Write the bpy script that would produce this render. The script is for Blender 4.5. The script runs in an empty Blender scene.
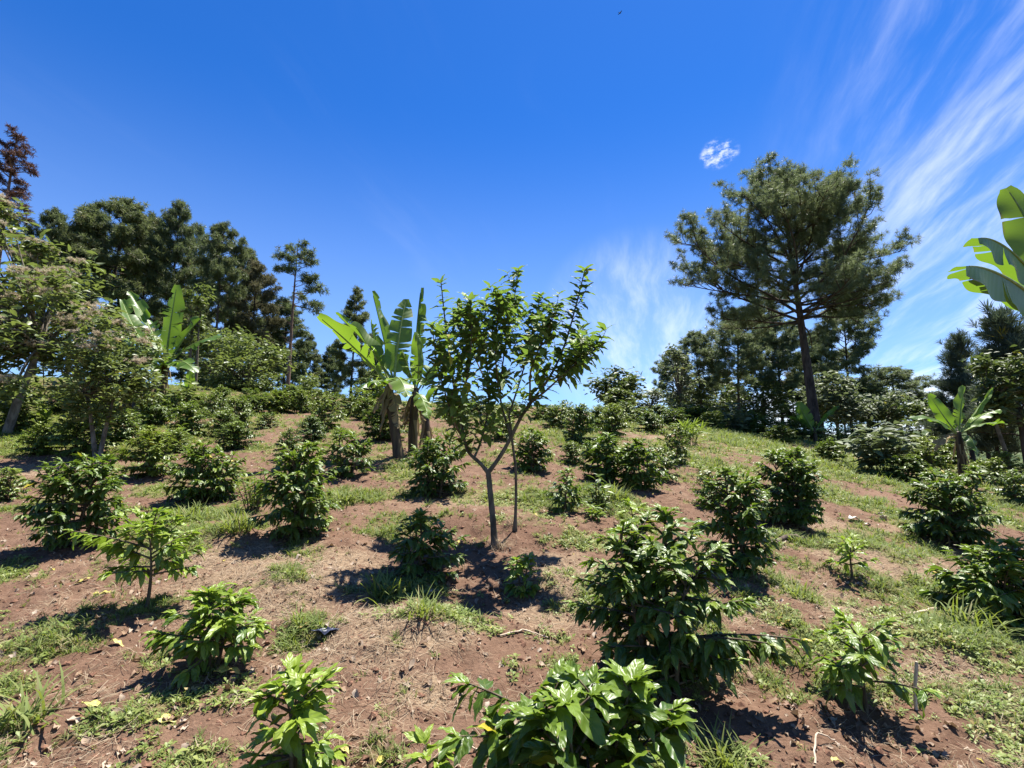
import bpy, math
import numpy as np
from mathutils import Vector

C = bpy.context.scene.collection
SC = bpy.context.scene
PI = math.pi
PITCH = math.radians(7.9)
FPX = 512.0

# ------------------------------------------------------------------ noise / terrain
def _hash(ix, iy, seed):
    h = (ix.astype(np.int64) * 374761393 + iy.astype(np.int64) * 668265263 + seed * 974634777) & 0xFFFFFFFF
    h = ((h ^ (h >> 13)) * 1274126177) & 0xFFFFFFFF
    h = (h ^ (h >> 16)) & 0xFFFFFF
    return h / float(0xFFFFFF)

def vnoise(x, y, seed=0):
    x = np.asarray(x, float); y = np.asarray(y, float)
    ix = np.floor(x); iy = np.floor(y)
    fx = x - ix; fy = y - iy
    fx = fx * fx * (3 - 2 * fx); fy = fy * fy * (3 - 2 * fy)
    a = _hash(ix, iy, seed); b = _hash(ix + 1, iy, seed)
    c = _hash(ix, iy + 1, seed); d = _hash(ix + 1, iy + 1, seed)
    return (a * (1 - fx) + b * fx) * (1 - fy) + (c * (1 - fx) + d * fx) * fy

def fbm(x, y, seed=0, oct=4):
    s = 0; a = .5
    for i in range(oct):
        s = s + a * vnoise(x, y, seed + i * 17); x = x * 2.03 + 5.1; y = y * 2.03 + 1.7; a *= .5
    return s / (1 - .5 ** oct)

def sstep(a, b, x):
    t = np.clip((x - a) / (b - a), 0, 1)
    return t * t * (3 - 2 * t)

_yt = np.linspace(-6000, 6000, 60001)
_sl = np.interp(_yt, [-6000, -400, -60, -20, 20, 40, 100, 160, 420, 700, 6000],
                     [0, 0, .02, .165, .165, -.05, -.07, -.13, -.05, 0, 0])
_zt = np.concatenate([[0], np.cumsum((_sl[1:] + _sl[:-1]) * .5 * (_yt[1] - _yt[0]))])
_zt -= np.interp(0, _yt, _zt)

def Hs(x, y):
    """the smooth hillside"""
    x = np.asarray(x, float); y = np.asarray(y, float)
    z = -1.6 + np.interp(y, _yt, _zt)
    d = .13 * np.log1p(np.exp(np.clip((x - 1.2) * 1.2, -40, 40))) / 1.2
    z = z - 22 * np.tanh(d / 22)
    lf = np.clip(-x - 1.5, 0, None)
    z = z - .02 * np.minimum(lf, 6) + 6 * np.tanh(.075 * lf * sstep(8, 32, y) / 6)
    r = np.hypot(x, y)
    far = sstep(900, 3000, r)
    ang = np.arctan2(x, y)
    z = z + far * (95 + 120 * fbm(ang * 5 + 3, ang * 0 + .3, 5, 4) + 0 * ang) + far * 30 * (fbm(x / 420, y / 420, 9) - .5)
    return z

BANKS = []   # low mounds of mulch: filled below
def Hm(x, y):
    """micro relief of the tilled soil"""
    x = np.asarray(x, float); y = np.asarray(y, float)
    r = np.hypot(x, y)
    k = 1 / (1 + (r / 30) ** 2)
    m = .16 * (fbm(x * .55, y * .75, 21, 3) - .5) + .07 * (fbm(x * 2.1, y * 2.1, 31, 3) - .5) + .055 * (fbm(x * 8, y * 8, 41, 3) - .5)
    cl = vnoise(x * 17, y * 17, 51); m = m + .022 * np.clip(cl - .62, 0, 1) * 2.6 - .05 * np.clip(vnoise(x * 2.6, y * 2.6, 57) - .74, 0, 1) * 3
    for (cx, cy, rx, ry, h) in BANKS:
        m = m + h * np.exp(-((x - cx) / rx) ** 2 - ((y - cy) / ry) ** 2)
    return m * k

def H(x, y):
    return Hs(x, y) + Hm(x, y)

def ray(px, py):
    u = (px - 512) / FPX; v = (384 - py) / FPX
    cp, sp = math.cos(PITCH), math.sin(PITCH)
    return np.array([u, cp - v * sp, sp + v * cp])

def at(px, py, ymax=70):
    """where the line of sight through a pixel of the photograph meets the hillside"""
    d = ray(px, py)
    t = np.geomspace(.6, ymax, 900)
    f = d[2] * t - Hs(d[0] * t, d[1] * t)
    i = np.where(f < 0)[0]
    if len(i) == 0: i = [np.argmin(f / t)]
    t = t[i[0]]
    return np.array([d[0] * t, d[1] * t, float(H(d[0] * t, d[1] * t))])

def at_y(px, py, Y):
    d = ray(px, py); t = Y / d[1]
    return d * t

def px2m(P):
    return (P[1] * math.cos(PITCH) + P[2] * math.sin(PITCH)) / FPX

# ------------------------------------------------------------------ mesh helpers
class MB:
    def __init__(s):
        s.V = []; s.F = []; s.L = []; s.R = []; s.n = 0
    def add(s, V, F, lf=None, rnd=0.):
        V = np.asarray(V, float).reshape(-1, 3)
        s.V.append(V); s.F.append(np.asarray(F, int) + s.n)
        s.L.append(np.zeros((len(V), 3)) if lf is None else lf)
        s.R.append(np.full(len(V), rnd) if np.isscalar(rnd) else rnd)
        s.n += len(V)
    def build(s, name, mat, parent=None, smooth=True):
        me = bpy.data.meshes.new(name)
        V = np.concatenate(s.V); me.vertices.add(len(V)); me.vertices.foreach_set('co', V.ravel())
        loops = np.concatenate([f.ravel() for f in s.F])
        tot = np.concatenate([np.full(len(f), f.shape[1]) for f in s.F])
        st = np.concatenate([[0], np.cumsum(tot)[:-1]])
        me.loops.add(len(loops)); me.loops.foreach_set('vertex_index', loops.astype(np.int32))
        me.polygons.add(len(tot)); me.polygons.foreach_set('loop_start', st.astype(np.int32))
        me.polygons.foreach_set('use_smooth', np.full(len(tot), smooth))
        a = me.attributes.new('lf', 'FLOAT_VECTOR', 'POINT'); a.data.foreach_set('vector', np.concatenate(s.L).ravel())
        a = me.attributes.new('rnd', 'FLOAT', 'POINT'); a.data.foreach_set('value', np.concatenate(s.R))
        me.update(calc_edges=True)
        me.materials.append(mat)
        o = bpy.data.objects.new(name, me); C.objects.link(o)
        if parent is not None: o.parent = parent
        return o

def norm(a):
    a = np.asarray(a, float)
    return a / np.maximum(np.linalg.norm(a, axis=-1, keepdims=True), 1e-9)

def tube(mb, pts, rad, sides=6, rnd=0., cap=True):
    P = np.asarray(pts, float); n = len(P)
    R = np.broadcast_to(np.asarray(rad, float), (n,))
    T = np.empty_like(P); T[1:-1] = P[2:] - P[:-2]; T[0] = P[1] - P[0]; T[-1] = P[-1] - P[-2]
    T = norm(T)
    ref = np.array([0, 0, 1.]) if abs(T[0][2]) < .9 else np.array([1., 0, 0])
    X = norm(np.cross(T, ref)); Y = np.cross(T, X)
    a = np.arange(sides) * 2 * PI / sides
    V = P[:, None] + (X[:, None] * np.cos(a)[None, :, None] + Y[:, None] * np.sin(a)[None, :, None]) * R[:, None, None]
    i = np.arange(n - 1)[:, None] * sides; j = np.arange(sides)[None]; k = (j + 1) % sides
    F = np.stack([i + j, i + k, i + sides + k, i + sides + j], -1).reshape(-1, 4)
    lf = np.zeros((n * sides, 3)); lf[:, 0] = np.repeat(np.linspace(0, 1, n), sides); lf[:, 1] = np.tile(np.arange(sides) / sides, n)
    mb.add(V, F, lf, rnd)
    if cap and R[-1] > .004:
        mb.add(np.concatenate([V[-1], [P[-1] + T[-1] * R[-1] * .4]]), np.stack([np.arange(sides), (np.arange(sides) + 1) % sides, np.full(sides, sides)], -1), None, rnd)

def scatter(mb, tpls, pos, d, nrm, size, age, rnd, r, wscale=None):
    """put leaf templates at many places: d along the leaf, nrm its upper side"""
    pos = np.asarray(pos, float); N = len(pos)
    if N == 0: return
    x = norm(d); y = norm(np.cross(nrm, x)); z = np.cross(x, y)
    size = np.broadcast_to(np.asarray(size, float), (N,)); age = np.broadcast_to(np.asarray(age, float), (N,)); rnd = np.broadcast_to(np.asarray(rnd, float), (N,))
    ws = np.ones(N) if wscale is None else wscale
    which = r.integers(0, len(tpls), N)
    for k, (tv, tf, tl) in enumerate(tpls):
        m = which == k; n = m.sum()
        if n == 0: continue
        M = np.stack([x[m], y[m] * ws[m, None], z[m]], -1) * size[m, None, None]
        V = np.einsum('nij,kj->nki', M, tv) + pos[m][:, None]
        F = (tf[None] + (np.arange(n) * len(tv))[:, None, None]).reshape(-1, tf.shape[1])
        lf = np.empty((n, len(tv), 3)); lf[:, :, :2] = tl[None]; lf[:, :, 2] = age[m][:, None]
        mb.add(V.reshape(-1, 3), F, lf.reshape(-1, 3), np.repeat(rnd[m], len(tv)))

def leaf_tpl(nx, ny, wid, droop=.15, fold=.3, wave=.12, seed=0, p=.8, off=0.):
    u = np.linspace(0, 1, nx + 1); v = np.linspace(-1, 1, ny + 1)
    U, Vv = np.meshgrid(u, v, indexing='ij')
    w = wid * .5 * np.sin(PI * np.clip(U, .012, .992) ** p) ** .85
    x = off + U
    yy = Vv * w + .03 * np.sin(U * 3 + seed)
    z = -droop * U ** 2 + fold * np.abs(Vv) * w + wave * wid * np.sin(U * 15 + seed * 2 + Vv) * Vv ** 2
    V = np.stack([x, yy, z], -1).reshape(-1, 3)
    i = np.arange(nx)[:, None] * (ny + 1); j = np.arange(ny)[None]
    F = np.stack([i + j, i + ny + 1 + j, i + ny + 2 + j, i + j + 1], -1).reshape(-1, 4)
    return V, F, np.stack([U, Vv], -1).reshape(-1, 2)

# ------------------------------------------------------------------ materials
def new_mat(name):
    m = bpy.data.materials.new(name); m.use_nodes = True
    nt = m.node_tree; nt.nodes.clear()
    return m, nt, nt.nodes.new, nt.links.new

class NB:
    """small helper for wiring nodes"""
    def __init__(s, nt): s.nt = nt; s.n = nt.nodes.new; s.l = nt.links.new
    def put(s, sock, v):
        if hasattr(v, 'is_output') or isinstance(v, bpy.types.NodeSocket): s.l(v, sock)
        elif v is not None:
            sock.default_value = v if not (isinstance(v, tuple) and len(v) == 3 and sock.type == 'RGBA') else (*v, 1)
    def math(s, op, a, b=None, c=None, clamp=False):
        n = s.n('ShaderNodeMath'); n.operation = op; n.use_clamp = clamp
        s.put(n.inputs[0], a)
        if b is not None: s.put(n.inputs[1], b)
        if c is not None: s.put(n.inputs[2], c)
        return n.outputs[0]
    def vmath(s, op, a, b=None):
        n = s.n('ShaderNodeVectorMath'); n.operation = op
        s.put(n.inputs[0], a)
        if b is not None: s.put(n.inputs[1], b)
        return n.outputs[0] if op not in ('DOT_PRODUCT', 'LENGTH', 'DISTANCE') else n.outputs['Value']
    def mix(s, f, a, b, mode='MIX'):
        n = s.n('ShaderNodeMix'); n.data_type = 'RGBA'; n.blend_type = mode
        s.put(n.inputs[0], f); s.put(n.inputs[6], a); s.put(n.inputs[7], b)
        return n.outputs[2]
    def noise(s, vec, scale, detail=4, rough=.55, dist=0.):
        n = s.n('ShaderNodeTexNoise'); s.put(n.inputs['Vector'], vec)
        n.inputs['Scale'].default_value = scale; n.inputs['Detail'].default_value = detail
        n.inputs['Roughness'].default_value = rough; n.inputs['Distortion'].default_value = dist
        return n.outputs['Fac']
    def ramp(s, v, a, b):
        n = s.n('ShaderNodeMapRange'); n.interpolation_type = 'SMOOTHSTEP'
        s.put(n.inputs[0], v); n.inputs[1].default_value = a; n.inputs[2].default_value = b
        return n.outputs[0]
    def attr(s, name):
        n = s.n('ShaderNodeAttribute'); n.attribute_name = name
        return n
    def sep(s, v):
        n = s.n('ShaderNodeSeparateXYZ'); s.put(n.inputs[0], v); return n.outputs
    def comb(s, x, y, z):
        n = s.n('ShaderNodeCombineXYZ'); s.put(n.inputs[0], x); s.put(n.inputs[1], y); s.put(n.inputs[2], z); return n.outputs[0]

def leaf_mat(name, dark, mid, young, rough=.35, trans=.3, tcol=(.20, .30, .02), back=(.09, .13, .05), spec=.5, veins=True, vein_k=22., yellow=.993, yellow_c=(.45, .36, .03), rib=.35, brown=False, tshare=.5, vary=0.):
    m, nt, n, l = new_mat(name); b = NB(nt)
    a = b.attr('lf').outputs['Vector']; u, v, age = b.sep(a)
    rnd = b.attr('rnd').outputs['Fac']
    av = b.math('ABSOLUTE', v)
    col = b.mix(rnd, dark, mid)
    col = b.mix(age, col, young)
    if vary:
        oi = n('ShaderNodeObjectInfo'); orr = oi.outputs['Random']
        col = b.mix(b.math('MULTIPLY', orr, vary), col, b.mix(1., col, (1.75, 1.45, 1.1), 'MULTIPLY'))
    yl = b.math('GREATER_THAN', rnd, yellow)
    col = b.mix(yl, col, yellow_c)
    ribf = b.math('MULTIPLY', b.math('SUBTRACT', 1., b.math('MULTIPLY', av, 9.), clamp=True), rib)
    col = b.mix(ribf, col, (.22, .27, .07))
    tipf = b.math('MULTIPLY', b.math('GREATER_THAN', b.math('ADD', u, b.math('MULTIPLY', rnd, .22)), 1.10), .75)
    if veins and not brown:
        vl = b.math('SINE', b.math('SUBTRACT', b.math('MULTIPLY', u, vein_k * 4.4), b.math('MULTIPLY', av, 9.)))
        col = b.mix(b.math('MULTIPLY', b.ramp(vl, .80, 1.), .22), col, (.20, .26, .07))
        col = b.mix(tipf, col, (.16, .10, .04))
        tcn = n('ShaderNodeTexCoord'); dust = b.noise(tcn.outputs['Object'], 14., 4)
        col = b.mix(b.math('MULTIPLY', b.ramp(dust, .55, .75), .22), col, (.20, .15, .09))
    g = n('ShaderNodeNewGeometry')
    bf = b.math('MULTIPLY', g.outputs['Backfacing'], .55)
    cb = b.mix(bf, col, back)
    if brown:
        # dry margins and blotches
        tc = n('ShaderNodeTexCoord')
        nz = b.noise(tc.outputs['Object'], 3.5, 4)
        e = b.math('ADD', b.math('MULTIPLY', b.math('POWER', av, 6.), .22), nz)
        bm = b.ramp(e, .70, .80)
        cb = b.mix(bm, cb, (.22, .15, .08)); col = b.mix(bm, col, (.12, .08, .03))
    p = n('ShaderNodeBsdfPrincipled'); b.put(p.inputs['Base Color'], cb)
    b.put(p.inputs['Roughness'], b.math('ADD', b.math('MULTIPLY', bf, .35), rough)); p.inputs['Specular IOR Level'].default_value = spec
    t = n('ShaderNodeBsdfTranslucent'); b.put(t.inputs['Color'], b.mix(tshare, col, tcol))
    if veins:
        w = b.math('SINE', b.math('SUBTRACT', b.math('MULTIPLY', u, vein_k * 2.4), b.math('MULTIPLY', av, 7.)))
        bp = n('ShaderNodeBump'); bp.inputs['Strength'].default_value = .35; bp.inputs['Distance'].default_value = .004
        b.put(bp.inputs['Height'], b.math('ADD', b.math('MULTIPLY', w, .5), b.math('MULTIPLY', ribf, -2.)))
        l(bp.outputs[0], p.inputs['Normal'])
    mx = n('ShaderNodeMixShader'); mx.inputs[0].default_value = trans
    l(p.outputs[0], mx.inputs[1]); l(t.outputs[0], mx.inputs[2])
    o = n('ShaderNodeOutputMaterial'); l(mx.outputs[0], o.inputs[0])
    return m

def bark_mat(name, c1, c2, scale=14., stretch=(1, 1, .22), bump=.6, dist=.02, rough=.9):
    m, nt, n, l = new_mat(name); b = NB(nt)
    tc = n('ShaderNodeTexCoord')
    mp = n('ShaderNodeMapping'); mp.inputs['Scale'].default_value = stretch; l(tc.outputs['Object'], mp.inputs['Vector'])
    nz = b.noise(mp.outputs[0], scale, 5, .65)
    f = b.ramp(nz, .35, .65)
    p = n('ShaderNodeBsdfPrincipled'); b.put(p.inputs['Base Color'], b.mix(f, c1, c2)); p.inputs['Roughness'].default_value = rough
    p.inputs['Specular IOR Level'].default_value = .2
    bp = n('ShaderNodeBump'); bp.inputs['Strength'].default_value = bump; bp.inputs['Distance'].default_value = dist
    b.put(bp.inputs['Height'], nz); l(bp.outputs[0], p.inputs['Normal'])
    o = n('ShaderNodeOutputMaterial'); l(p.outputs[0], o.inputs[0])
    return m

def soil_mat():
    m, nt, n, l = new_mat('soil'); b = NB(nt)
    tc = n('ShaderNodeTexCoord'); P = tc.outputs['Object']
    a = b.attr('lf').outputs['Vector']; g, s, far = b.sep(a)
    n1 = b.noise(P, 1.1, 6, .6); n2 = b.noise(P, 9., 6, .65); n3 = b.noise(P, 55., 5, .7); n4 = b.noise(P, .35, 3)
    c = b.mix(b.ramp(n2, .3, .7), (.092, .052, .033), (.160, .096, .063))
    c = b.mix(b.math('MULTIPLY', b.ramp(n1, .42, .7), .5), c, (.185, .115, .076))
    c = b.mix(b.math('MULTIPLY', b.ramp(n4, .5, .7), .35), c, (.082, .040, .026))
    c = b.mix(b.math('MULTIPLY', b.ramp(n3, .52, .72), .45), c, (.25, .165, .112))
    c = b.mix(b.math('MULTIPLY', b.ramp(n3, .48, .28), .5), c, (.07, .038, .026))
    # mulch of dead stems
    ms = n('ShaderNodeMapping'); ms.inputs['Scale'].default_value = (1, 2.3, 1); ms.inputs['Rotation'].default_value = (0, 0, .6); l(P, ms.inputs['Vector'])
    st = b.noise(ms.outputs[0], 26., 6, .75, .8)
    sc = b.mix(b.ramp(st, .38, .66), (.13, .085, .055), (.32, .235, .150))
    sm = b.ramp(b.math('ADD', s, b.math('MULTIPLY', b.math('SUBTRACT', st, .5), .7)), .25, .65)
    c = b.mix(b.math('MULTIPLY', sm, .85), c, sc)
    # thin green film of tiny weeds
    gn = b.noise(P, 16., 5, .7)
    gm = b.ramp(b.math('ADD', g, b.math('MULTIPLY', b.math('SUBTRACT', gn, .5), 1.1)), .35, .75)
    gc = b.mix(b.ramp(n3, .35, .65), (.075, .095, .025), (.19, .21, .06))
    c = b.mix(b.math('MULTIPLY', gm, .7), c, gc)
    fc = b.mix(b.ramp(b.noise(P, .02, 5, .6), .4, .6), (.03, .05, .018), (.065, .085, .03))
    c = b.mix(far, c, fc)
    p = n('ShaderNodeBsdfPrincipled'); b.put(p.inputs['Base Color'], c); p.inputs['Roughness'].default_value = .95; p.inputs['Specular IOR Level'].default_value = .1
    bp = n('ShaderNodeBump'); bp.inputs['Strength'].default_value = .9; bp.inputs['Distance'].default_value = .02
    b.put(bp.inputs['Height'], b.math('ADD', n2, b.math('ADD', b.math('MULTIPLY', n3, .7), b.math('MULTIPLY', st, .4))))
    l(bp.outputs[0], p.inputs['Normal'])
    o = n('ShaderNodeOutputMaterial'); l(p.outputs[0], o.inputs[0])
    return m

def plain_mat(name, c1, c2, scale=20., rough=.9, bump=.4, dist=.01, spec=.3):
    return_m = bark_mat(name, c1, c2, scale, (1, 1, 1), bump, dist, rough)
    return return_m

M = {}
M['coffee'] = leaf_mat('coffee_leaf', (.026, .056, .013), (.050, .100, .020), (.155, .235, .022), rough=.40, trans=.28, tcol=(.22, .36, .02), back=(.07, .11, .035), spec=.42, vein_k=11, vary=.7)
M['coffee_near'] = leaf_mat('broad_coffee_leaf', (.022, .055, .011), (.045, .10, .017), (.20, .29, .025), rough=.38, trans=.32, tcol=(.27, .42, .02), back=(.10, .15, .045), spec=.45, vein_k=11)
M['coffee_young'] = leaf_mat('young_coffee_leaf', (.042, .098, .015), (.075, .150, .020), (.22, .30, .03), rough=.42, trans=.36, tcol=(.26, .42, .02), back=(.10, .15, .045), spec=.5, vein_k=11)
M['coffee_far'] = leaf_mat('coffee_leaf_distant', (.032, .064, .016), (.062, .112, .026), (.18, .25, .035), rough=.42, trans=.26, tcol=(.22, .34, .03), back=(.07, .11, .035), spec=.42, veins=False, vary=1.)
M['herb'] = leaf_mat('herb_leaf', (.07, .13, .02), (.13, .20, .03), (.22, .28, .04), rough=.5, trans=.35, tcol=(.3, .42, .03), veins=False, spec=.3)
M['tree_leaf'] = leaf_mat('tree_leaf', (.068, .112, .020), (.112, .168, .030), (.19, .28, .045), rough=.52, trans=.40, tcol=(.20, .34, .03), back=(.10, .13, .06), spec=.4, vein_k=8)
M['pale_leaf'] = leaf_mat('pale_tree_leaf', (.075, .110, .030), (.130, .170, .055), (.20, .24, .07), rough=.45, trans=.33, tcol=(.22, .29, .04), back=(.15, .18, .10), veins=False, spec=.4)
M['grey_leaf'] = leaf_mat('greyish_tree_leaf', (.055, .080, .036), (.095, .125, .060), (.15, .19, .08), rough=.58, trans=.3, tcol=(.2, .25, .08), back=(.16, .18, .13), veins=False, spec=.5)
M['mid_leaf'] = leaf_mat('woodland_leaf', (.055, .080, .028), (.095, .128, .044), (.14, .17, .05), rough=.5, trans=.28, tcol=(.14, .2, .03), veins=False, spec=.3)
M['banana'] = leaf_mat('banana_leaf', (.060, .125, .018), (.085, .16, .022), (.20, .30, .03), rough=.42, trans=.40, tcol=(.24, .42, .015), back=(.10, .17, .05), spec=.5, vein_k=60, yellow=2., rib=.6, brown=True)
M['banana_dry'] = leaf_mat('dry_banana_leaf', (.17, .115, .065), (.26, .19, .11), (.3, .25, .1), rough=.8, trans=.2, tcol=(.3, .2, .1), back=(.22, .16, .1), spec=.2, veins=True, vein_k=60, yellow=2., rib=.2)
M['banana_stem'] = bark_mat('banana_stem', (.035, .022, .016), (.11, .08, .042), 9, (1, 1, .12), .5, .02, .6)
M['needle'] = leaf_mat('pine_needles', (.100, .142, .062), (.158, .205, .098), (.21, .25, .12), rough=.45, trans=.40, tcol=(.20, .24, .09), back=(.06, .08, .035), veins=False, spec=.4, yellow=.985, yellow_c=(.20, .15, .06), rib=0)
M['needle_dark'] = leaf_mat('dark_pine_needles', (.066, .092, .040), (.105, .135, .058), (.15, .175, .07), rough=.5, trans=.42, tcol=(.16, .21, .07), back=(.05, .07, .03), veins=False, spec=.35, vary=.7, yellow=.975, yellow_c=(.16, .12, .05), rib=0)
M['needle_blue'] = leaf_mat('bluish_pine_needles', (.060, .085, .055), (.10, .13, .082), (.12, .15, .09), rough=.45, trans=.25, tcol=(.1, .14, .06), back=(.06, .09, .06), veins=False, spec=.4, rib=0)
M['needle_brown'] = leaf_mat('brown_pine_needles', (.065, .034, .026), (.11, .058, .040), (.16, .09, .06), rough=.6, trans=.25, tcol=(.16, .08, .05), back=(.09, .05, .04), veins=False, spec=.2, yellow=2, rib=0)
M['needle_rust'] = leaf_mat('rusty_pine_needles', (.075, .083, .040), (.12, .122, .062), (.16, .14, .08), rough=.6, trans=.38, tcol=(.17, .16, .07), back=(.08, .07, .04), veins=False, spec=.2, yellow=2, rib=0)
M['pine_bark'] = bark_mat('pine_bark', (.030, .022, .017), (.090, .066, .050), 5, (1, 1, .3), .9, .06)
M['red_bark'] = bark_mat('reddish_pine_bark', (.10, .062, .045), (.22, .145, .11), 6, (1, 1, .3), .7, .04)
M['bark'] = bark_mat('tree_bark', (.062, .050, .036), (.155, .128, .092), 16, (1, 1, .4), .5, .012)
M['pale_bark'] = bark_mat('pale_bark', (.085, .07, .052), (.22, .19, .15), 10, (1, 1, .4), .5, .015)
M['twig'] = bark_mat('coffee_twig', (.06, .045, .03), (.14, .11, .07), 30, (1, 1, .4), .4, .004)
M['grass'] = leaf_mat('grass_blade', (.11, .165, .028), (.18, .235, .045), (.26, .28, .07), rough=.5, trans=.35, tcol=(.28, .36, .03), back=(.12, .16, .05), veins=False, spec=.3, yellow=.9, yellow_c=(.34, .27, .13), rib=.15)
M['weed'] = leaf_mat('weed_leaf', (.12, .17, .036), (.20, .25, .06), (.28, .30, .09), rough=.5, trans=.3, tcol=(.25, .34, .03), back=(.13, .16, .07), veins=False, spec=.3, yellow=.97, yellow_c=(.35, .25, .1))
M['straw'] = leaf_mat('dry_straw', (.20, .14, .09), (.40, .31, .21), (.54, .46, .34), rough=.8, trans=.15, tcol=(.3, .2, .1), back=(.25, .19, .12), veins=False, spec=.2, yellow=2, rib=0)
M['litter'] = leaf_mat('dead_leaf', (.10, .06, .04), (.24, .15, .09), (.42, .34, .26), rough=.7, trans=.15, tcol=(.3, .18, .08), back=(.25, .18, .12), veins=False, spec=.3, yellow=.985, yellow_c=(.42, .36, .08))
M['flower'] = leaf_mat('dry_flower_head', (.42, .35, .235), (.56, .475, .33), (.62, .55, .42), rough=.8, trans=.35, tcol=(.40, .32, .20), back=(.36, .29, .20), veins=False, spec=.1, yellow=2, rib=0)
M['yellow_leaf'] = leaf_mat('yellow_fallen_leaf', (.40, .34, .08), (.50, .44, .13), (.5, .4, .2), rough=.5, trans=.2, tcol=(.5, .4, .08), back=(.45, .40, .2), vein_k=9, yellow=2)
M['white_leaf'] = leaf_mat('bleached_leaf', (.52, .48, .44), (.64, .60, .55), (.6, .55, .5), rough=.6, trans=.15, tcol=(.5, .45, .4), back=(.6, .56, .5), vein_k=9, yellow=2, rib=.1)
M['brown_leaf'] = leaf_mat('brown_fallen_leaf', (.19, .10, .07), (.26, .15, .10), (.3, .2, .1), rough=.6, trans=.15, tcol=(.3, .15, .08), back=(.28, .18, .13), vein_k=9, yellow=2)
M['soil'] = soil_mat()
M['clod'] = plain_mat('soil_clod', (.085, .043, .028), (.20, .105, .066), 30, .95, .6, .008)
M['wood'] = bark_mat('weathered_wood', (.40, .31, .22), (.60, .50, .37), 20, (1, 1, .15), .4, .004)
M['dark_wood'] = bark_mat('dark_dead_wood', (.06, .045, .035), (.16, .12, .09), 20, (1, 1, .2), .5, .006)
M['plastic'] = plain_mat('scrap_plastic', (.022, .026, .042), (.06, .07, .11), 40, .28, .5, .01)
M['bird'] = plain_mat('bird_plumage', (.015, .013, .013), (.03, .027, .025), 30, .7, .1, .01)

# ------------------------------------------------------------------ scene graph helpers
def tag(o, label=None, cat=None, group=None, kind=None):
    if label: o['label'] = label
    if cat: o['category'] = cat
    if group: o['group'] = group
    if kind: o['kind'] = kind
    return o

def thing(name, label, cat, loc=(0, 0, 0), rz=0., scale=1., group=None):
    o = bpy.data.objects.new(name, None); C.objects.link(o)
    o.empty_display_size = .1
    o.location = tuple(float(c) for c in loc); o.rotation_euler = (0, 0, rz)
    o.scale = (scale,) * 3 if np.isscalar(scale) else tuple(float(s) for s in scale)
    return tag(o, label, cat, group)

def dup(root, label, loc, rz, scale, group=None):
    """a copy of a thing together with copies of its parts"""
    r = root.copy(); C.objects.link(r)
    r.location = tuple(float(c) for c in loc); r.rotation_euler = (0, 0, rz); r.scale = tuple(float(s) for s in scale)
    r['label'] = label
    if group: r['group'] = group
    for ch in list(root.children):
        c = ch.copy(); C.objects.link(c); c.parent = r
        for g in list(ch.children):
            d = g.copy(); C.objects.link(d); d.parent = c
    return r


# ------------------------------------------------------------------ what covers the ground
# patches given by where the photograph shows them: (px, py, half width, half height, strength)
GREEN_PX = [(40, 655, 50, 30, .62), (30, 690, 45, 18, .55), (20, 725, 36, 22, .6), (95, 735, 60, 30, .25), (150, 700, 30, 20, .15), (15, 575, 30, 16, .7),
    (215, 540, 50, 22, .9), (185, 512, 35, 10, .9), (160, 490, 40, 10, .5), (255, 500, 22, 26, .8), (60, 420, 60, 26, .9), (25, 445, 40, 16, 1.), (35, 395, 50, 14, .8),
    (345, 500, 36, 16, .9), (395, 475, 30, 10, .7), (390, 590, 28, 26, .8), (440, 625, 45, 16, .9), (300, 640, 30, 25, .5), (320, 610, 40, 20, .35), (260, 600, 60, 22, .3),
    (590, 545, 40, 8, .4), (540, 500, 40, 9, .7), (575, 440, 30, 9, .8), (610, 500, 30, 14, .8), (610, 455, 30, 8, .8), (470, 530, 40, 12, .4), (640, 550, 30, 7, .5),
    (740, 440, 50, 14, .7), (790, 452, 55, 9, .6), (860, 472, 50, 12, .9), (850, 500, 40, 14, .9), (800, 540, 40, 10, .6), (850, 545, 40, 14, .8), (720, 470, 30, 16, .7),
    (960, 640, 60, 40, .9), (990, 690, 40, 25, .6), (930, 590, 40, 14, .7), (800, 595, 22, 9, .9), (800, 635, 30, 18, .6), (905, 545, 40, 12, .7), (1000, 520, 30, 14, .7),
    (725, 755, 50, 20, 1.), (670, 735, 30, 20, .4), (450, 690, 40, 20, .25), (375, 540, 14, 8, .5), (520, 660, 60, 14, .15), (700, 600, 14, 40, .2), (960, 500, 40, 10, .5),
    (560, 560, 16, 10, .3), (660, 770, 80, 20, .6), (300, 455, 40, 8, .4), (170, 440, 24, 10, .8), (100, 475, 24, 8, .5), (150, 770, 60, 15, .5), (400, 760, 40, 12, .3)]
STRAW_PX = [(290, 585, 70, 34, .9), (240, 560, 50, 16, .6), (400, 640, 60, 34, .7), (430, 690, 44, 24, .5), (600, 590, 60, 22, .9), (560, 560, 30, 12, .6), (540, 615, 40, 16, .5),
    (880, 560, 60, 20, .9), (820, 600, 50, 16, .7), (940, 540, 40, 10, .8), (960, 690, 60, 30, .4), (690, 560, 40, 12, .5), (150, 560, 40, 10, .3), (340, 560, 30, 14, .5),
    (810, 520, 40, 8, .6), (40, 470, 50, 8, .7), (470, 500, 40, 8, .3), (740, 620, 30, 20, .3), (810, 430, 30, 8, .4), (660, 440, 30, 6, .4)]
BANK_PX = [(405, 635, 70, 30, .14), (290, 590, 80, 26, .11), (610, 585, 60, 18, .10), (880, 560, 60, 16, .10), (215, 545, 50, 12, .08), (960, 650, 70, 26, .12), (480, 520, 50, 14, .08)]

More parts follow.
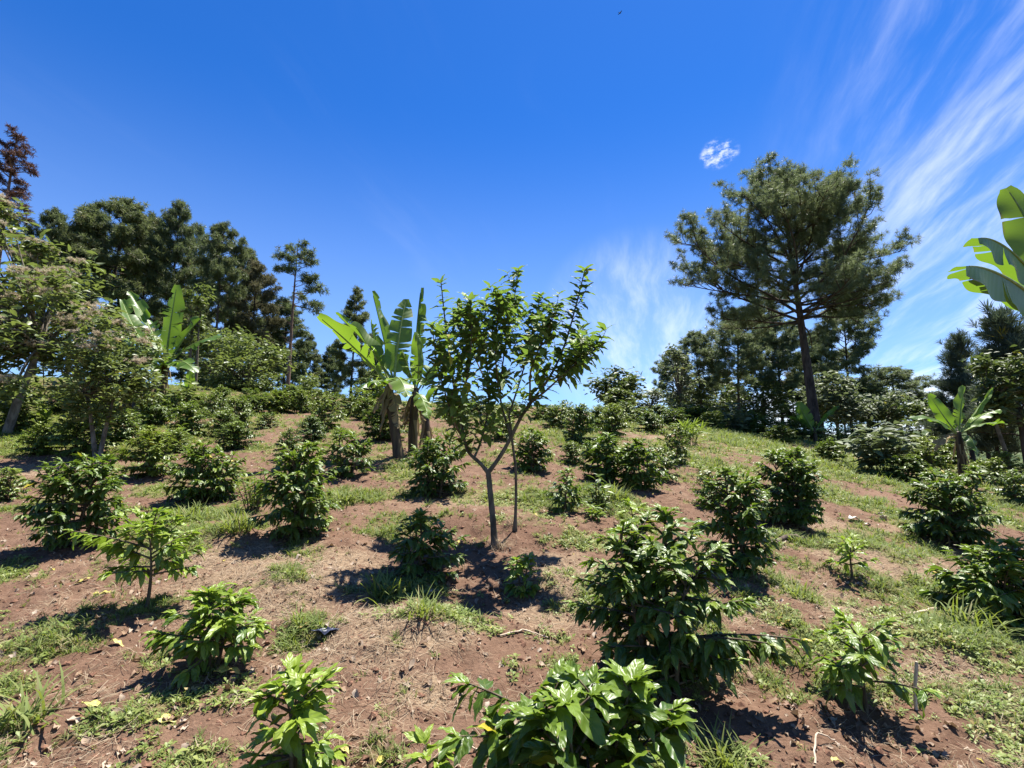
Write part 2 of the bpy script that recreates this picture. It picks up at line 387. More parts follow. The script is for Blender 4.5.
def blobs(lst, squash=1.):
    out = []
    for (px, py, rx, ry, s) in lst:
        P = at(px, py); a = at(px, min(py + ry, 768 + 200)); c = at(px, max(py - ry, 405))
        out.append((P[0], P[1], rx * px2m(P) * 1.1, max(.5 * abs(c[1] - a[1]) * .9, .12), s))
    return out
BANKS.extend(blobs(BANK_PX))
GREEN = blobs(GREEN_PX); STRAW = blobs(STRAW_PX)

def cover(lst, x, y, base):
    v = np.zeros_like(x)
    for (cx, cy, rx, ry, s) in lst:
        v = np.maximum(v, s * np.exp(-(((x - cx) / rx) ** 2 + ((y - cy) / ry) ** 2) ** 1.2))
    return v + base
def green_at(x, y):
    f = fbm(x * .9, y * .9, 77, 4); f2 = fbm(x * 3.1, y * 3.1, 83, 3)
    far = .20 + sstep(7, 16, y) * .32 + sstep(6, 14, np.abs(x)) * .12
    return np.clip(cover(GREEN, x, y, far) * (.55 + .9 * f) + (f2 - .52) * 1.5 + (fbm(x * 7, y * 7, 87, 2) - .5) * .8 + (f - .52) * .6, 0, 1)
def straw_at(x, y):
    f = fbm(x * 1.3, y * 1.3, 97, 4); f2 = fbm(x * 4.1, y * 4.1, 93, 3)
    return np.clip(cover(STRAW, x, y, .21) * (.6 + .8 * f) + (f2 - .52) * .6, 0, 1)

# ------------------------------------------------------------------ the ground: one sheet out to the horizon
def axis(segs):
    out = []
    for a, b_, s in segs: out += list(np.arange(a, b_, s))
    return np.array(out)
gpos = np.geomspace(1, 110, 42)
ys = np.concatenate([-(np.geomspace(1, 900, 30)[::-1]) * 5., axis([(-4.4, .6, .4), (.6, 5, .022), (5, 9, .04), (9, 16, .08), (16, 40, .2)]), 40 * gpos])
xr = np.concatenate([axis([(0, 4.5, .03), (4.5, 9, .055), (9, 30, .2)]), 30 * np.geomspace(1, 150, 42)])
xs = np.concatenate([-xr[::-1][:-1], xr])
X, Y = np.meshgrid(xs, ys, indexing='ij')
Z = H(X, Y)
mb = MB()
nx, ny = X.shape
i = np.arange(nx - 1)[:, None] * ny; j = np.arange(ny - 1)[None]
F = np.stack([i + j, i + ny + j, i + ny + j + 1, i + j + 1], -1).reshape(-1, 4)
near = (np.hypot(X, Y) < 45).ravel()
lf = np.zeros((nx * ny, 3))
lf[near, 0] = green_at(X.ravel()[near], Y.ravel()[near]); lf[near, 1] = straw_at(X.ravel()[near], Y.ravel()[near])
lf[:, 2] = sstep(30, 50, np.hypot(X, Y)).ravel()
mb.add(np.stack([X, Y, Z], -1).reshape(-1, 3), F, lf)
tag(mb.build('ground', M['soil']), kind='structure', label='red brown tilled hillside soil with dry mulch and weeds', cat='ground')

# ------------------------------------------------------------------ grass, weeds, straw, litter, clods
r = np.random.default_rng(5)
def samples(N, y0, y1, pw=1.):
    ly = r.uniform(0, 1, N); y = y0 * (y1 / y0) ** ly
    x = r.uniform(-1.06, 1.06, N) * y * 1.02 + r.uniform(-.2, .2, N)
    return x, y

def tuft_tpl(nb, seed, spread=.5, wid=.035, low=.4):
    q = np.random.default_rng(seed); V = []; F = []; L = []
    for k in range(nb):
        a = q.uniform(0, 2 * PI); el = q.uniform(low, 1.35); ln = q.uniform(.55, 1.); bx, by = q.normal(0, spread * .18, 2)
        d = np.array([math.cos(a), math.sin(a)]); s = np.array([-d[1], d[0], 0])
        pts = []
        e = el; p = np.array([bx, by, -.02])
        for q_ in range(4):
            pts.append(p.copy()); p = p + np.array([*(d * math.cos(e)), math.sin(e)]) * ln / 3; e -= q.uniform(.15, .5)
        b0 = len(V)
        for kk, pp in enumerate(pts):
            w = wid * [1, .9, .62, .08][kk]
            V += [pp - s * w, pp + s * w]; L += [(kk / 3, -1), (kk / 3, 1)]
        for kk in range(3): F.append([b0 + 2 * kk, b0 + 2 * kk + 1, b0 + 2 * kk + 3, b0 + 2 * kk + 2])
    return np.array(V), np.array(F), np.array(L, float)

def rosette_tpl(nl, seed):
    q = np.random.default_rng(seed); V = []; F = []; L = []
    for k in range(nl):
        a = k * 2.4 + q.normal(0, .3); el = q.uniform(-.05, .75); ln = q.uniform(.5, 1.)
        d = np.array([math.cos(a) * math.cos(el), math.sin(a) * math.cos(el), math.sin(el)]); s = np.array([-math.sin(a), math.cos(a), 0]); w = ln * q.uniform(.16, .26)
        z0 = np.array([0, 0, q.uniform(0, .35)]); b0 = len(V)
        V += [z0 + d * ln * .15, z0 + d * ln * .6 - s * w + np.array([0, 0, .06]), z0 + d * ln * .62, z0 + d * ln * .6 + s * w + np.array([0, 0, .06]), z0 + d * ln - np.array([0, 0, .12 * ln])]
        L += [(0, 0), (.5, -1), (.5, 0), (.5, 1), (1, 0)]
        F += [[b0, b0 + 1, b0 + 2, b0 + 2], [b0, b0 + 2, b0 + 3, b0 + 3], [b0 + 1, b0 + 4, b0 + 2, b0 + 2], [b0 + 2, b0 + 4, b0 + 3, b0 + 3]]
    F = np.array(F)[:, :3]
    return np.array(V), F, np.array(L, float)

up = np.array([0, 0, 1.])
def yaw_dirs(N, tilt=.12):
    a = r.uniform(0, 2 * PI, N)
    n_ = norm(np.stack([r.normal(0, tilt, N), r.normal(0, tilt, N) - .1, np.ones(N)], -1))
    d = np.stack([np.cos(a), np.sin(a), np.zeros(N)], -1)
    d = norm(d - n_ * (d * n_).sum(-1, keepdims=True))
    return d, n_

GT = [tuft_tpl(8, 10 + k) for k in range(6)]
RT = [rosette_tpl(7, 40 + k) for k in range(6)]
x, y = samples(250000, 1.25, 33)
g = green_at(x, y); kp = r.uniform(.12, 1.0, len(x)) < g
x, y, g = x[kp], y[kp], g[kp]
isw = fbm(x * .8 + 40, y * .8, 61, 3) + r.normal(0, .16, len(x)) > .60
z = H(x, y)
pos = np.stack([x, y, z], -1)
gro = np.clip(y / 7, 1, 2.6)
mb = MB()
m = ~isw; N = m.sum(); d, n_ = yaw_dirs(N)
scatter(mb, GT, pos[m], d, n_, (.025 + .11 * r.uniform(0, 1, N) ** 2) * (.4 + 1.0 * g[m]) * np.clip(.55 + y[m] / 14, .6, 1) * gro[m] ** .8, r.uniform(0, 1, N) ** 2 * .8, r.uniform(0, 1, N), r, np.ones(N))
tag(mb.build('grass', M['grass']), kind='stuff', label='short green grass growing in patches between the coffee rows', cat='grass')
mb = MB()
N = isw.sum(); d, n_ = yaw_dirs(N)
scatter(mb, RT, pos[isw], d, n_, r.uniform(.2, 1., N) ** 2 * .058 * (.6 + .7 * g[isw]) * gro[isw] ** .8, r.uniform(0, 1, N) ** 2 * .8, r.uniform(0, 1, N), r)
tag(mb.build('weeds', M['weed']), kind='stuff', label='low broad leaved weeds creeping over the soil', cat='weeds')

# dead stems
def stem_tpl(seed):
    q = np.random.default_rng(seed); t = np.linspace(0, 1, 4); V = []; L = []
    for k, u in enumerate(t):
        c = np.array([u - .5, .05 * math.sin(u * 4 + seed), .05 * math.sin(u * 3 + seed * 2) + .03])
        V += [c + [0, -.012, 0], c + [0, .012, .006]]; L += [(u, -1), (u, 1)]
    return np.array(V), np.array([[2 * k, 2 * k + 1, 2 * k + 3, 2 * k + 2] for k in range(3)]), np.array(L, float)
ST = [stem_tpl(k) for k in range(5)]
x, y = samples(420000, 1.25, 26)
s_ = straw_at(x, y); kp = r.uniform(.12, 1., len(x)) < s_
x, y = x[kp], y[kp]; N = len(x); d, n_ = yaw_dirs(N, .35)
mb = MB(); scatter(mb, ST, np.stack([x, y, H(x, y) + r.uniform(.0, .02, N)], -1), d, n_, (.02 + .085 * r.uniform(0, 1, N) ** 2.2) * np.clip(y / 6, 1, 2), r.uniform(0, 1, N) ** 2, r.uniform(0, 1, N), r)
tag(mb.build('straw', M['straw']), kind='stuff', label='dry straw and dead weed stems lying on the soil', cat='straw')

# crumpled dead leaves
def crumple_tpl(seed):
    V, F, L = leaf_tpl(4, 2, .5, .25, .5, .3, seed)
    V = V.copy(); V[:, 0] -= .5; V[:, 2] += .10 * np.sin(V[:, 0] * 5 + seed) + .08
    return V, F, L
LT = [crumple_tpl(k) for k in range(5)]
x, y = samples(9000, 1.25, 20); N = len(x)
x = x + r.normal(0, .05, N)
d, n_ = yaw_dirs(N, .45)
mb = MB(); scatter(mb, LT, np.stack([x, y, H(x, y) + .004], -1), d, n_, (.012 + .05 * r.uniform(0, 1, N) ** 2) * np.clip(y / 8, 1, 1.5), r.uniform(0, 1, N) ** 2.5, r.uniform(0, 1, N), r)
tag(mb.build('leaf_litter', M['litter']), kind='stuff', label='small dead brown leaves strewn over the soil', cat='leaf litter')

# clods of soil
def clod_tpl(seed):
    q = np.random.default_rng(seed)
    v = np.array([(0, 0, 1), (1, 0, 0), (.3, .95, 0), (-.8, .6, 0), (-.8, -.6, 0), (.3, -.95, 0), (0, 0, -.6)], float) * q.uniform(.7, 1.2, (7, 1)); v[:, 2] *= .7
    f = []
    for k in range(5): f += [[0, 1 + k, 1 + (k + 1) % 5], [6, 1 + (k + 1) % 5, 1 + k]]
    return v, np.array(f), np.zeros((7, 2))
CT = [clod_tpl(k) for k in range(6)]
x, y = samples(14000, 1.25, 14); N = len(x); d, n_ = yaw_dirs(N, .4)
mb = MB(); scatter(mb, CT, np.stack([x, y, H(x, y)], -1), d, n_, .004 + .020 * r.uniform(0, 1, N) ** 5 * np.clip(y / 5, 1, 2) + .003 * np.clip(y / 5, 1, 2), 0., r.uniform(0, 1, N), r)
tag(mb.build('soil_clods', M['clod'], smooth=False), kind='stuff', label='crumbs and small clods of red soil', cat='soil clods')

# single tall tufts of grass that stand out
def make_tuft(name, label, px, py, h, nb, seed, mat='grass', wid=.022, low=.5, group='grass tufts among the coffee'):
    P = at(px, py); t = thing(name, label, 'grass tuft', P)
    V, F, L = tuft_tpl(nb, seed, 1.2, wid, low)
    q = np.random.default_rng(seed); lf = np.zeros((len(V), 3)); lf[:, :2] = L; lf[:, 2] = np.repeat(q.uniform(0, .8, nb), 8)
    m_ = MB(); m_.add(V * h, F, lf, np.repeat(q.uniform(0, 1, nb), 8)); m_.build('blades', M[mat], t)
    if group: t['group'] = group
    return t
TUFTS = [('tall spiky grass tuft on the mulch mound below the central tree shade', 385, 600, .30, 70, 1),
    ('low spreading grass tuft just right of the spiky tuft on the mulch mound', 425, 635, .22, 60, 2),
    ('bright grass tuft at the bottom edge beside the nearest coffee bush', 725, 762, .24, 90, 3),
    ('lone bright grass tuft on bare soil below the yellow green sapling', 800, 600, .26, 60, 4),
    ('coarse grass clump in the bottom corner under the weed patch', 22, 735, .30, 50, 5),
    ('long bladed grass tuft at the foot of the dense bush by the right edge', 958, 628, .32, 55, 6),
    ('grass tuft with an upright blade beside the pale wooden stake', 985, 640, .30, 50, 7),
    ('soft light green grass tuft uphill of the drooping yellow sapling', 190, 520, .30, 90, 8),
    ('wide light green grass tuft on the bank below the columnar coffee bush', 235, 543, .30, 110, 9),
    ('grass tuft behind the shaded bush at the central tree', 345, 505, .32, 90, 10),
    ('small grass tuft on mulch uphill of the black plastic scrap', 300, 630, .16, 45, 11),
    ('grass tuft at the foot of the pair of grey coffee bushes', 612, 503, .35, 80, 12)]
make_tuft('grass_tuft', 'dry straw coloured grass collar around the central tree trunk', 500, 548, .16, 80, 21, 'straw', .016, .5)
make_tuft('grass_tuft', 'faded grass tuft at the foot of the thin second trunk', 514, 533, .17, 70, 22, 'straw', .016, .6)
for (lb, px, py, h, nb, sd) in TUFTS: make_tuft('grass_tuft', lb, px, py, h, nb, sd)

# ------------------------------------------------------------------ coffee
LN = [leaf_tpl(8, 4, .38, .28, .26, .11, k) for k in range(3)] + [leaf_tpl(8, 4, .36, .46, .32, .09, 7)]
LW = [leaf_tpl(9, 4, .48, .30, .24, .10, k) for k in range(3)] + [leaf_tpl(9, 4, .44, .50, .30, .08, 7)]
LM = [leaf_tpl(4, 2, .42, .30, .30, .08, k) for k in range(3)]

def bush_env(z):
    return math.sqrt(max(0., 1 - ((z - .46) / .58) ** 2)) if z > .46 else 1 - .42 * ((.46 - z) / .46) ** 1.8
def coffee_parts(root, seed, Hh, W, leaf, nst=1, young=.12, nsp=.06, t0=.06, lod=0, mat='coffee', prof='bush', gap=.42, lean=(0, 0), droop=.5, extra=(), dense=1.):
    gap = gap * .8; nsp = nsp * .82; leaf = leaf * (.90 if prof != 'umb' else .98); droop *= .5; q = np.random.default_rng(seed)
    wood = MB(); br = MB(); pos = []; dr = []; nr = []; sz = []; ag = []
    def put(p, d, n, s, a): pos.append(p); dr.append(d); nr.append(n); sz.append(s); ag.append(a)
    def branch(p, az, el, L, tfrac):
        m = max(2, int(L / (leaf * gap)))
        dh = np.array([math.cos(az), math.sin(az), 0]); side = np.array([-dh[1], dh[0], 0])
        pts = [p]; cur = p.copy(); e = el; bend = q.normal(0, .12)
        for jn in range(1, m + 1):
            st = L / m
            dv = dh * math.cos(e) + up * math.sin(e) + side * bend * jn / m
            dv = dv / np.linalg.norm(dv); cur = cur + dv * st; e -= droop * .16 * st / .1 * (1 - .4 * tfrac); pts.append(cur.copy())
            u = jn / m
            if u < .22 and m > 4: continue
            for sgn in (-1, 1, -1, 1)[:2 if q.uniform() < .45 else 4]:
                if q.uniform() < (.16 if u < .9 else 0): continue
                hang = q.uniform(.3, 1.05) * (1.1 - .5 * tfrac) * (1.1 - .5 * u)
                ld = dv * q.uniform(.15, 1.1) + side * sgn * q.uniform(.3, 1.) - up * hang * q.uniform(.4, 1.2) + q.normal(0, .12, 3)
                nn = up * .9 + dh * q.normal(.15, .3) + side * q.normal(0, .3)
                put(cur + dv * q.normal(0, .25 * st), ld, nn, leaf * q.uniform(.7, 1.1) * (1 - .25 * (u > .93)), min(1, max(0, young * q.uniform(.0, 1.8) + (.35 if u > .9 else 0) * q.uniform(0, 1) + .35 * tfrac ** 4)))
        for sgn in (-1, 1):   # the young pair at the tip
            put(cur, dv + side * sgn * .45 + up * q.uniform(0, .5), up + dh * -.3, leaf * q.uniform(.45, .75), min(1, .55 + young * q.uniform(.2, 1)))
        tube(br, pts, np.linspace(.0042, .002, len(pts)) * (1 + Hh), 4, q.uniform(), False)
    for s in range(nst):
        ba = q.uniform(0, 2 * PI); off = (0 if nst == 1 else q.uniform(.02, .10) * W)
        b0 = np.array([math.cos(ba) * off, math.sin(ba) * off, -.03])
        hs = Hh * (1 if s == 0 else q.uniform(.62, .95)); ln = (0 if nst == 1 else q.uniform(.05, .22)) * W
        tp = b0 + np.array([math.cos(ba) * ln + lean[0], math.sin(ba) * ln + lean[1], hs])
        ph = q.uniform(0, 6)
        def P(t): return b0 + (tp - b0) * t + np.array([math.sin(t * 4 + ph), math.cos(t * 3 + ph), 0]) * .012 * t * (1 + Hh)
        tube(wood, [P(t) for t in np.linspace(0, .97, 9)], np.linspace(.008 + .010 * Hh, .003, 9), 6, q.uniform(), False)
        n = max(3, int(hs * (1 - t0) / nsp))
        for i_ in range(n):
            t = t0 + (1 - t0) * (i_ + .3) / n
            if prof == 'bush': pr = max(.36, math.sqrt(max(.05, 1.06 - ((t - .40) / .66) ** 2)))
            elif prof == 'cone': pr = max(.3, 1.06 - .72 * t)
            else: pr = .55 + .5 * math.sin(PI * t ** .8)    # umbrella sapling
            for k in (0, 1):
                if q.uniform() < .06: continue
                az = ba + i_ * PI / 2 + k * PI + q.normal(0, .4)
                el_ = -.05 + 1.05 * t ** 1.6 + q.normal(0, .16)
                if prof == 'umb': L = W / 2 * pr * q.uniform(.72, 1.14) * (1 if nst == 1 else .82)
                else:
                    p_ = P(t); dv_ = np.array([math.cos(az) * math.cos(el_), math.sin(az) * math.cos(el_), math.sin(el_)]); L = .03
                    lump = 1 + .13 * math.sin(2 * az + seed) + .10 * math.sin(3 * az + seed * 2.3 + t * 4)
                    while L < W:
                        e_ = p_ + dv_ * L
                        if math.hypot(e_[0], e_[1]) > W / 2 * lump * bush_env((e_[2] + .12 * L) / Hh) * (1 if prof == 'bush' else 1.1 - .4 * e_[2] / Hh): break
                        L += .02 * W
                    L = max(.05 * W, L * q.uniform(.80, 1.04) - leaf * .35)
                branch(p_ if prof != 'umb' else P(t), az, el_, L, t)
        for k in range(5):
            a = k * 2.4 + q.uniform(0, 1)
            put(P(1.), np.array([math.cos(a), math.sin(a), q.uniform(.25, 1.1)]), up + .2 * np.array([-math.cos(a), -math.sin(a), 0]), leaf * q.uniform(.5, .85), min(1, .6 + young * q.uniform(.2, 1)))
    for (t, az, el, L) in extra: branch(np.array([lean[0] * t, lean[1] * t, t * Hh]), az, el, L, .2)
    ok_ = [k_ for k_ in range(len(pos)) if pos[k_][2] > .03 + .05 * Hh]; pos = [pos[k_] for k_ in ok_]; dr = [dr[k_] for k_ in ok_]; nr = [nr[k_] for k_ in ok_]; sz = [sz[k_] for k_ in ok_]; ag = [ag[k_] for k_ in ok_]
    N = len(pos); lv = MB()
    wood.build('stem', M['twig'], root); br.build('twigs', M['twig'], root)
    scatter(lv, LM if lod else (LW if leaf > .132 else LN), pos, np.array(dr), np.array(nr), sz, ag, q.uniform(0, 1, N), q)
    lv.build('leaves', M[mat], root)
    return N

def own_coffee(label, px, base, top, w, seed, cat='coffee bush', name='coffee_bush', group='coffee bushes on the hillside', hscale=1., **kw):
    P = at(px, base); k = px2m(P)
    Hh = (base - top) * k * hscale; W = w * k
    kw.setdefault('leaf', .135)
    P[2] -= .01; BUSHES.append((*P, W))
    t = thing(name, label, cat, P, 0., 1., group)
    coffee_parts(t, seed, Hh, W, Wd(kw), **kw)
    return t
def Wd(kw): return kw.pop('leaf')

BUSHES = []
G1 = 'coffee bushes on the hillside'; G2 = 'young coffee saplings on the hillside'
own_coffee('large glossy coffee bush cut off by the bottom edge of the picture', 577, 865, 650, 240, 101, nst=4, leaf=.15, young=.10, nsp=.07, mat='coffee_near', gap=.36, droop=.6, extra=[(.66, PI * .93, .5, .40), (.62, PI * 1.05, .3, .40), (.6, .1, .5, .36)])
own_coffee('big dark coffee bush with a low branch reaching out over bare soil', 664, 688, 512, 150, 102, nst=4, leaf=.125, young=.07, nsp=.065, gap=.4, droop=.85, extra=[(.24, -.35, .32, .66), (.22, -.22, .2, .55), (.26, -.5, .25, .5)])
own_coffee('tall dark coffee bush standing just behind the big one with the low branch', 737, 580, 474, 82, 103, nst=3, leaf=.125, young=.08, gap=.42, droop=.7)
own_coffee('small flat topped coffee bush with yellow green tips over its own shadow', 207, 672, 588, 112, 104, nst=3, leaf=.125, young=.5, nsp=.05, mat='coffee_young', gap=.36, t0=.34, droop=.5, prof='bush')
own_coffee('bright young coffee sapling cut by the bottom edge beside bare soil', 303, 785, 672, 92, 105, nst=2, leaf=.13, young=.8, nsp=.05, mat='coffee_young', gap=.45, t0=.15, droop=1.2, prof='umb', name='coffee_sapling', cat='sapling', group=G2)
own_coffee('lopsided yellow green coffee sapling on a thin bare stem', 146, 617, 536, 92, 106, nst=1, leaf=.115, young=.75, nsp=.032, mat='coffee_young', gap=.42, t0=.45, droop=.45, prof='umb', name='coffee_sapling', cat='sapling', group=G2, extra=[(.6, PI * .96, .35, .42), (.72, PI * 1.08, .35, .48), (.8, PI * .9, .5, .36)])
own_coffee('coffee sapling with long hanging leaves beside the pale wooden stake', 866, 708, 628, 92, 107, nst=1, leaf=.125, young=.4, nsp=.036, mat='coffee_young', gap=.45, t0=.36, droop=1.1, prof='umb', name='coffee_sapling', cat='sapling', group=G2)
own_coffee('tiny coffee sapling in a bare hollow downhill of the whitish dry leaves', 853, 581, 543, 38, 108, nst=1, leaf=.115, young=.75, nsp=.055, mat='coffee_young', gap=.5, t0=.4, droop=.5, prof='umb', name='coffee_sapling', cat='sapling', group=G2)
own_coffee('tiny seedling sprig peeping in at the bottom edge', 424, 800, 744, 44, 109, nst=1, leaf=.12, young=.7, nsp=.06, mat='coffee_young', gap=.5, t0=.5, prof='umb', name='coffee_sapling', cat='sapling', group=G2)
own_coffee('small coffee sapling half in shade at the foot of the central tree', 521, 590, 548, 38, 110, nst=2, leaf=.12, young=.5, nsp=.05, mat='coffee_young', gap=.5, t0=.2, droop=.9, name='coffee_sapling', cat='sapling', group=G2)
own_coffee('small yellow green sapling between the big dark bush and the grey pair', 633, 530, 503, 32, 111, nst=1, leaf=.13, young=.95, nsp=.06, mat='coffee_young', gap=.5, t0=.4, prof='umb', name='coffee_sapling', cat='sapling', group=G2)
own_coffee('rounded coffee bush with bare lower stem at the left edge row', 70, 548, 456, 92, 112, nst=4, leaf=.12, young=.16, nsp=.06, gap=.40, t0=.18, droop=.5)
own_coffee('tall columnar coffee bush widening towards the soil, left of the central tree', 296, 543, 447, 84, 113, nst=3, leaf=.125, young=.10, gap=.42, droop=.7)
own_coffee('coffee bush on several bare stems between the herb and the left bushes', 205, 501, 441, 76, 114, nst=4, leaf=.13, young=.14, gap=.45, t0=.2, droop=.6)
own_coffee('low coffee bush lying in the shade of the central tree', 424, 574, 506, 76, 115, nst=3, leaf=.12, young=.10, gap=.42, droop=.6)
own_coffee('dense coffee bush just left of the central tree trunks', 438, 493, 430, 68, 116, nst=4, leaf=.13, young=.12, gap=.45, droop=.6)
own_coffee('small round coffee bush with a black shadow right of the central tree', 563, 513, 468, 46, 117, nst=2, leaf=.13, young=.2, gap=.45, droop=.6)
own_coffee('dark round coffee bush on the grassy slope below the tall pine', 788, 525, 447, 74, 118, nst=4, leaf=.125, young=.08, gap=.42, droop=.7)
own_coffee('broad dark coffee bush with pale leaves near the right edge', 950, 545, 466, 84, 119, nst=4, leaf=.14, young=.08, gap=.42, droop=.6, lean=(.1, 0))
own_coffee('wide light green coffee bush cut off by the right edge', 1003, 618, 535, 118, 120, nst=5, leaf=.14, young=.26, gap=.42, droop=.5)
own_coffee('dark coffee bush near the left banana clump stems, lit on top', 347, 477, 428, 56, 121, nst=3, leaf=.135, young=.10, gap=.48, droop=.6)
own_coffee('round coffee bush seen behind the thin second trunk of the central tree', 530, 470, 427, 44, 122, nst=3, leaf=.14, young=.12, gap=.48, droop=.6, lod=1)
own_coffee('grey green coffee bush, the larger one of the close pair', 640, 490, 440, 52, 123, nst=4, leaf=.15, young=.14, gap=.5, droop=.6, lod=1)
own_coffee('grey green coffee bush with a leaning stick, left one of the close pair', 603, 482, 434, 48, 124, nst=4, leaf=.15, young=.16, gap=.5, droop=.6, lod=1)

# bushes farther off: four kinds, built once and copied
protos = []
for k, (nst, yg, pf) in enumerate([(4, .10, 'bush'), (4, .20, 'bush'), (3, .16, 'cone'), (5, .08, 'bush'), (3, .12, 'bush'), (5, .24, 'bush'), (4, .14, 'cone'), (3, .10, 'bush')]):
    t = thing('coffee_bush', 'x', 'coffee bush', (0, 0, 0), 0, 1, G1)
    coffee_parts(t, 200 + k, 1., 1.05, .125, nst=nst, young=yg, nsp=.075, lod=1, mat='coffee_far', prof=pf, gap=.46, droop=.6, t0=.05)
    protos.append(t)
FAR = [  # label, px, base, top, width, proto
    ('dark coffee bush behind the slanting trunk of the flowering shrub', 80, 455, 417, 58, 0),
    ('coffee bush in the shade between the flowering trees', 117, 443, 409, 44, 1),
    ('yellow topped coffee bush in front of the left bananas', 151, 478, 431, 60, 1),
    ('wide low coffee bush at the left edge beside the mulch', 4, 500, 466, 44, 2),
    ('small dark coffee bush by a bare soil patch uphill of the columnar one', 237, 448, 422, 42, 3),
    ('coffee bush with a narrow shadow in front of the left banana stems', 191, 437, 403, 42, 1),
    ('dark coffee bush at the foot of the left banana stems', 155, 426, 394, 36, 3),
    ('coffee bush below the pale leafy tree, shaded side towards us', 212, 417, 391, 28, 0),
    ('light topped coffee bush under the middle of the pale leafy tree', 237, 427, 396, 34, 1),
    ('bright yellow green coffee bush under the thin pine trunk', 279, 413, 391, 34, 1),
    ('dark coffee bush right beside the thin pine trunk', 302, 413, 391, 22, 3),
    ('coffee bush on the ridge path left of the central bananas', 326, 430, 399, 40, 0),
    ('low coffee bush hugging the bare soil below the thin pine', 266, 427, 411, 28, 2),
    ('slender coffee bush growing out above the columnar bush', 289, 458, 428, 30, 2),
    ('coffee bush close behind the left stem of the central bananas', 384, 441, 404, 44, 3),
    ('coffee bush half hidden by the crown of the central tree', 500, 441, 410, 36, 0),
    ('dark coffee bush on the ridge left of the round topped tree', 580, 448, 406, 36, 3),
    ('lighter coffee bush on the ridge in front of the round topped tree', 615, 437, 405, 34, 1),
    ('greyish coffee bush behind the grey pair', 673, 464, 424, 38, 2),
    ('broad coffee bush joining the grey pair on their right', 664, 480, 444, 38, 0),
    ('small coffee bush on the ridge right of the round topped tree', 640, 424, 408, 26, 1),
    ('coffee bush on the ridge in front of the pale slender tree', 672, 426, 408, 34, 2),
    ('leafy coffee bush on the ridge under the leaning pine trunks', 700, 424, 403, 36, 1),
    ('coffee bush on the grassy ridge left of the tall pine', 735, 430, 411, 38, 2),
    ('light green low coffee bush on the grass near the tall pine base', 779, 443, 426, 34, 1),
    ('coffee bush at the foot of the tall pine', 842, 450, 426, 36, 0),
    ('dark coffee bush below the grey large leaved shrub', 905, 481, 455, 44, 3),
    ('dark coffee bush at the foot of the small right banana plant', 988, 486, 458, 42, 3),
    ('coffee bush at the right edge above the light green one', 1016, 506, 470, 40, 0),
    ('coffee bush half hidden behind the tall dark bush near the middle', 716, 510, 470, 40, 0),
    ('coffee bush with yellow tips under the flowering tree branch', 40, 455, 424, 40, 1),
    ('low coffee bush beyond the weeds at the far left edge', 15, 432, 404, 36, 2),
    ('small ridge coffee bush between the two left banana groups', 255, 414, 395, 26, 0),
    ('ridge coffee bush below the small conical pine', 350, 416, 395, 30, 3),
    ('ridge coffee bush in the gap left of the central bananas', 366, 420, 398, 28, 1),
    ('ridge coffee bush seen under the central tree, left of its forks', 465, 428, 405, 30, 0),
    ('ridge coffee bush seen between the forks of the central tree', 492, 424, 404, 26, 2),
    ('ridge coffee bush right of the central tree against the sky', 556, 428, 404, 30, 1),
    ('coffee bush at the edge of the right hand wood beneath pines', 870, 452, 428, 40, 2),
    ('coffee bush beneath the young pines at the right', 935, 470, 444, 40, 0),
    ('coffee bush under the leaning thin trunk at the right edge', 1010, 480, 452, 40, 2),
    ('small sunlit coffee bush left of the bush on several stems', 178, 452, 430, 28, 1),
]
MORE = [
    ('crest coffee bush at the edge of the right hand wood, below its slim pine', 752, 434, 412, 34, 1), ('coffee bush on the crest between the grey shrub and the tall pine base', 765, 436, 416, 30, 3),
    ('coffee bush on the crest just left of the tall pine base', 795, 440, 418, 30, 0), ('coffee bush on the crest behind the palm like green plant', 712, 430, 412, 30, 1), ('coffee bush on the crest right of the tall pine and its little banana', 858, 446, 424, 34, 1),
    ('light green coffee bush at the crest below the dull low trees', 925, 462, 438, 36, 1), ('crest coffee bush half hidden by the grey pair', 650, 432, 412, 30, 3), ('crest coffee bush left of the lighter bush in front of the round topped tree', 598, 428, 405, 26, 1),
    ('coffee bush in the far left row behind the yellow topped one', 170, 418, 394, 28, 0), ('coffee bush in the far left row under the smaller flowering shrub', 100, 420, 396, 34, 1), ('coffee bush in the farthest row at the left, under the big flowering shrub', 60, 414, 390, 36, 3),
    ('coffee bush in the second far row left of the bare soil path', 225, 436, 410, 32, 1), ('coffee bush beside the bare soil path behind the columnar bush', 312, 442, 416, 28, 3), ('coffee bush in the far row right of the yellowish thicket', 402, 424, 402, 26, 1),
    ('coffee bush on the slope right of the round bush behind the thin trunk', 572, 462, 440, 30, 1), ('coffee bush behind the dark round one below the tall pine', 830, 462, 440, 34, 2)]
q = np.random.default_rng(31)
for px, bs in [(165, 409), (196, 411), (222, 409), (245, 407), (262, 409), (290, 407), (313, 409), (336, 411), (358, 409), (448, 417), (478, 416), (515, 417), (545, 419), (568, 420), (604, 421), (628, 421), (660, 423), (686, 422), (705, 425), (728, 426), (745, 428), (780, 432), (812, 436), (880, 446), (905, 452), (950, 466)]:
    MORE.append(('small dim coffee bush in the crowded last row along the crest', px + int(q.normal(0, 3)), bs, bs - int(q.uniform(15, 23)), int(q.uniform(24, 36)), int(q.integers(0, 4))))
used = set(); q = np.random.default_rng(77)
FAR += MORE
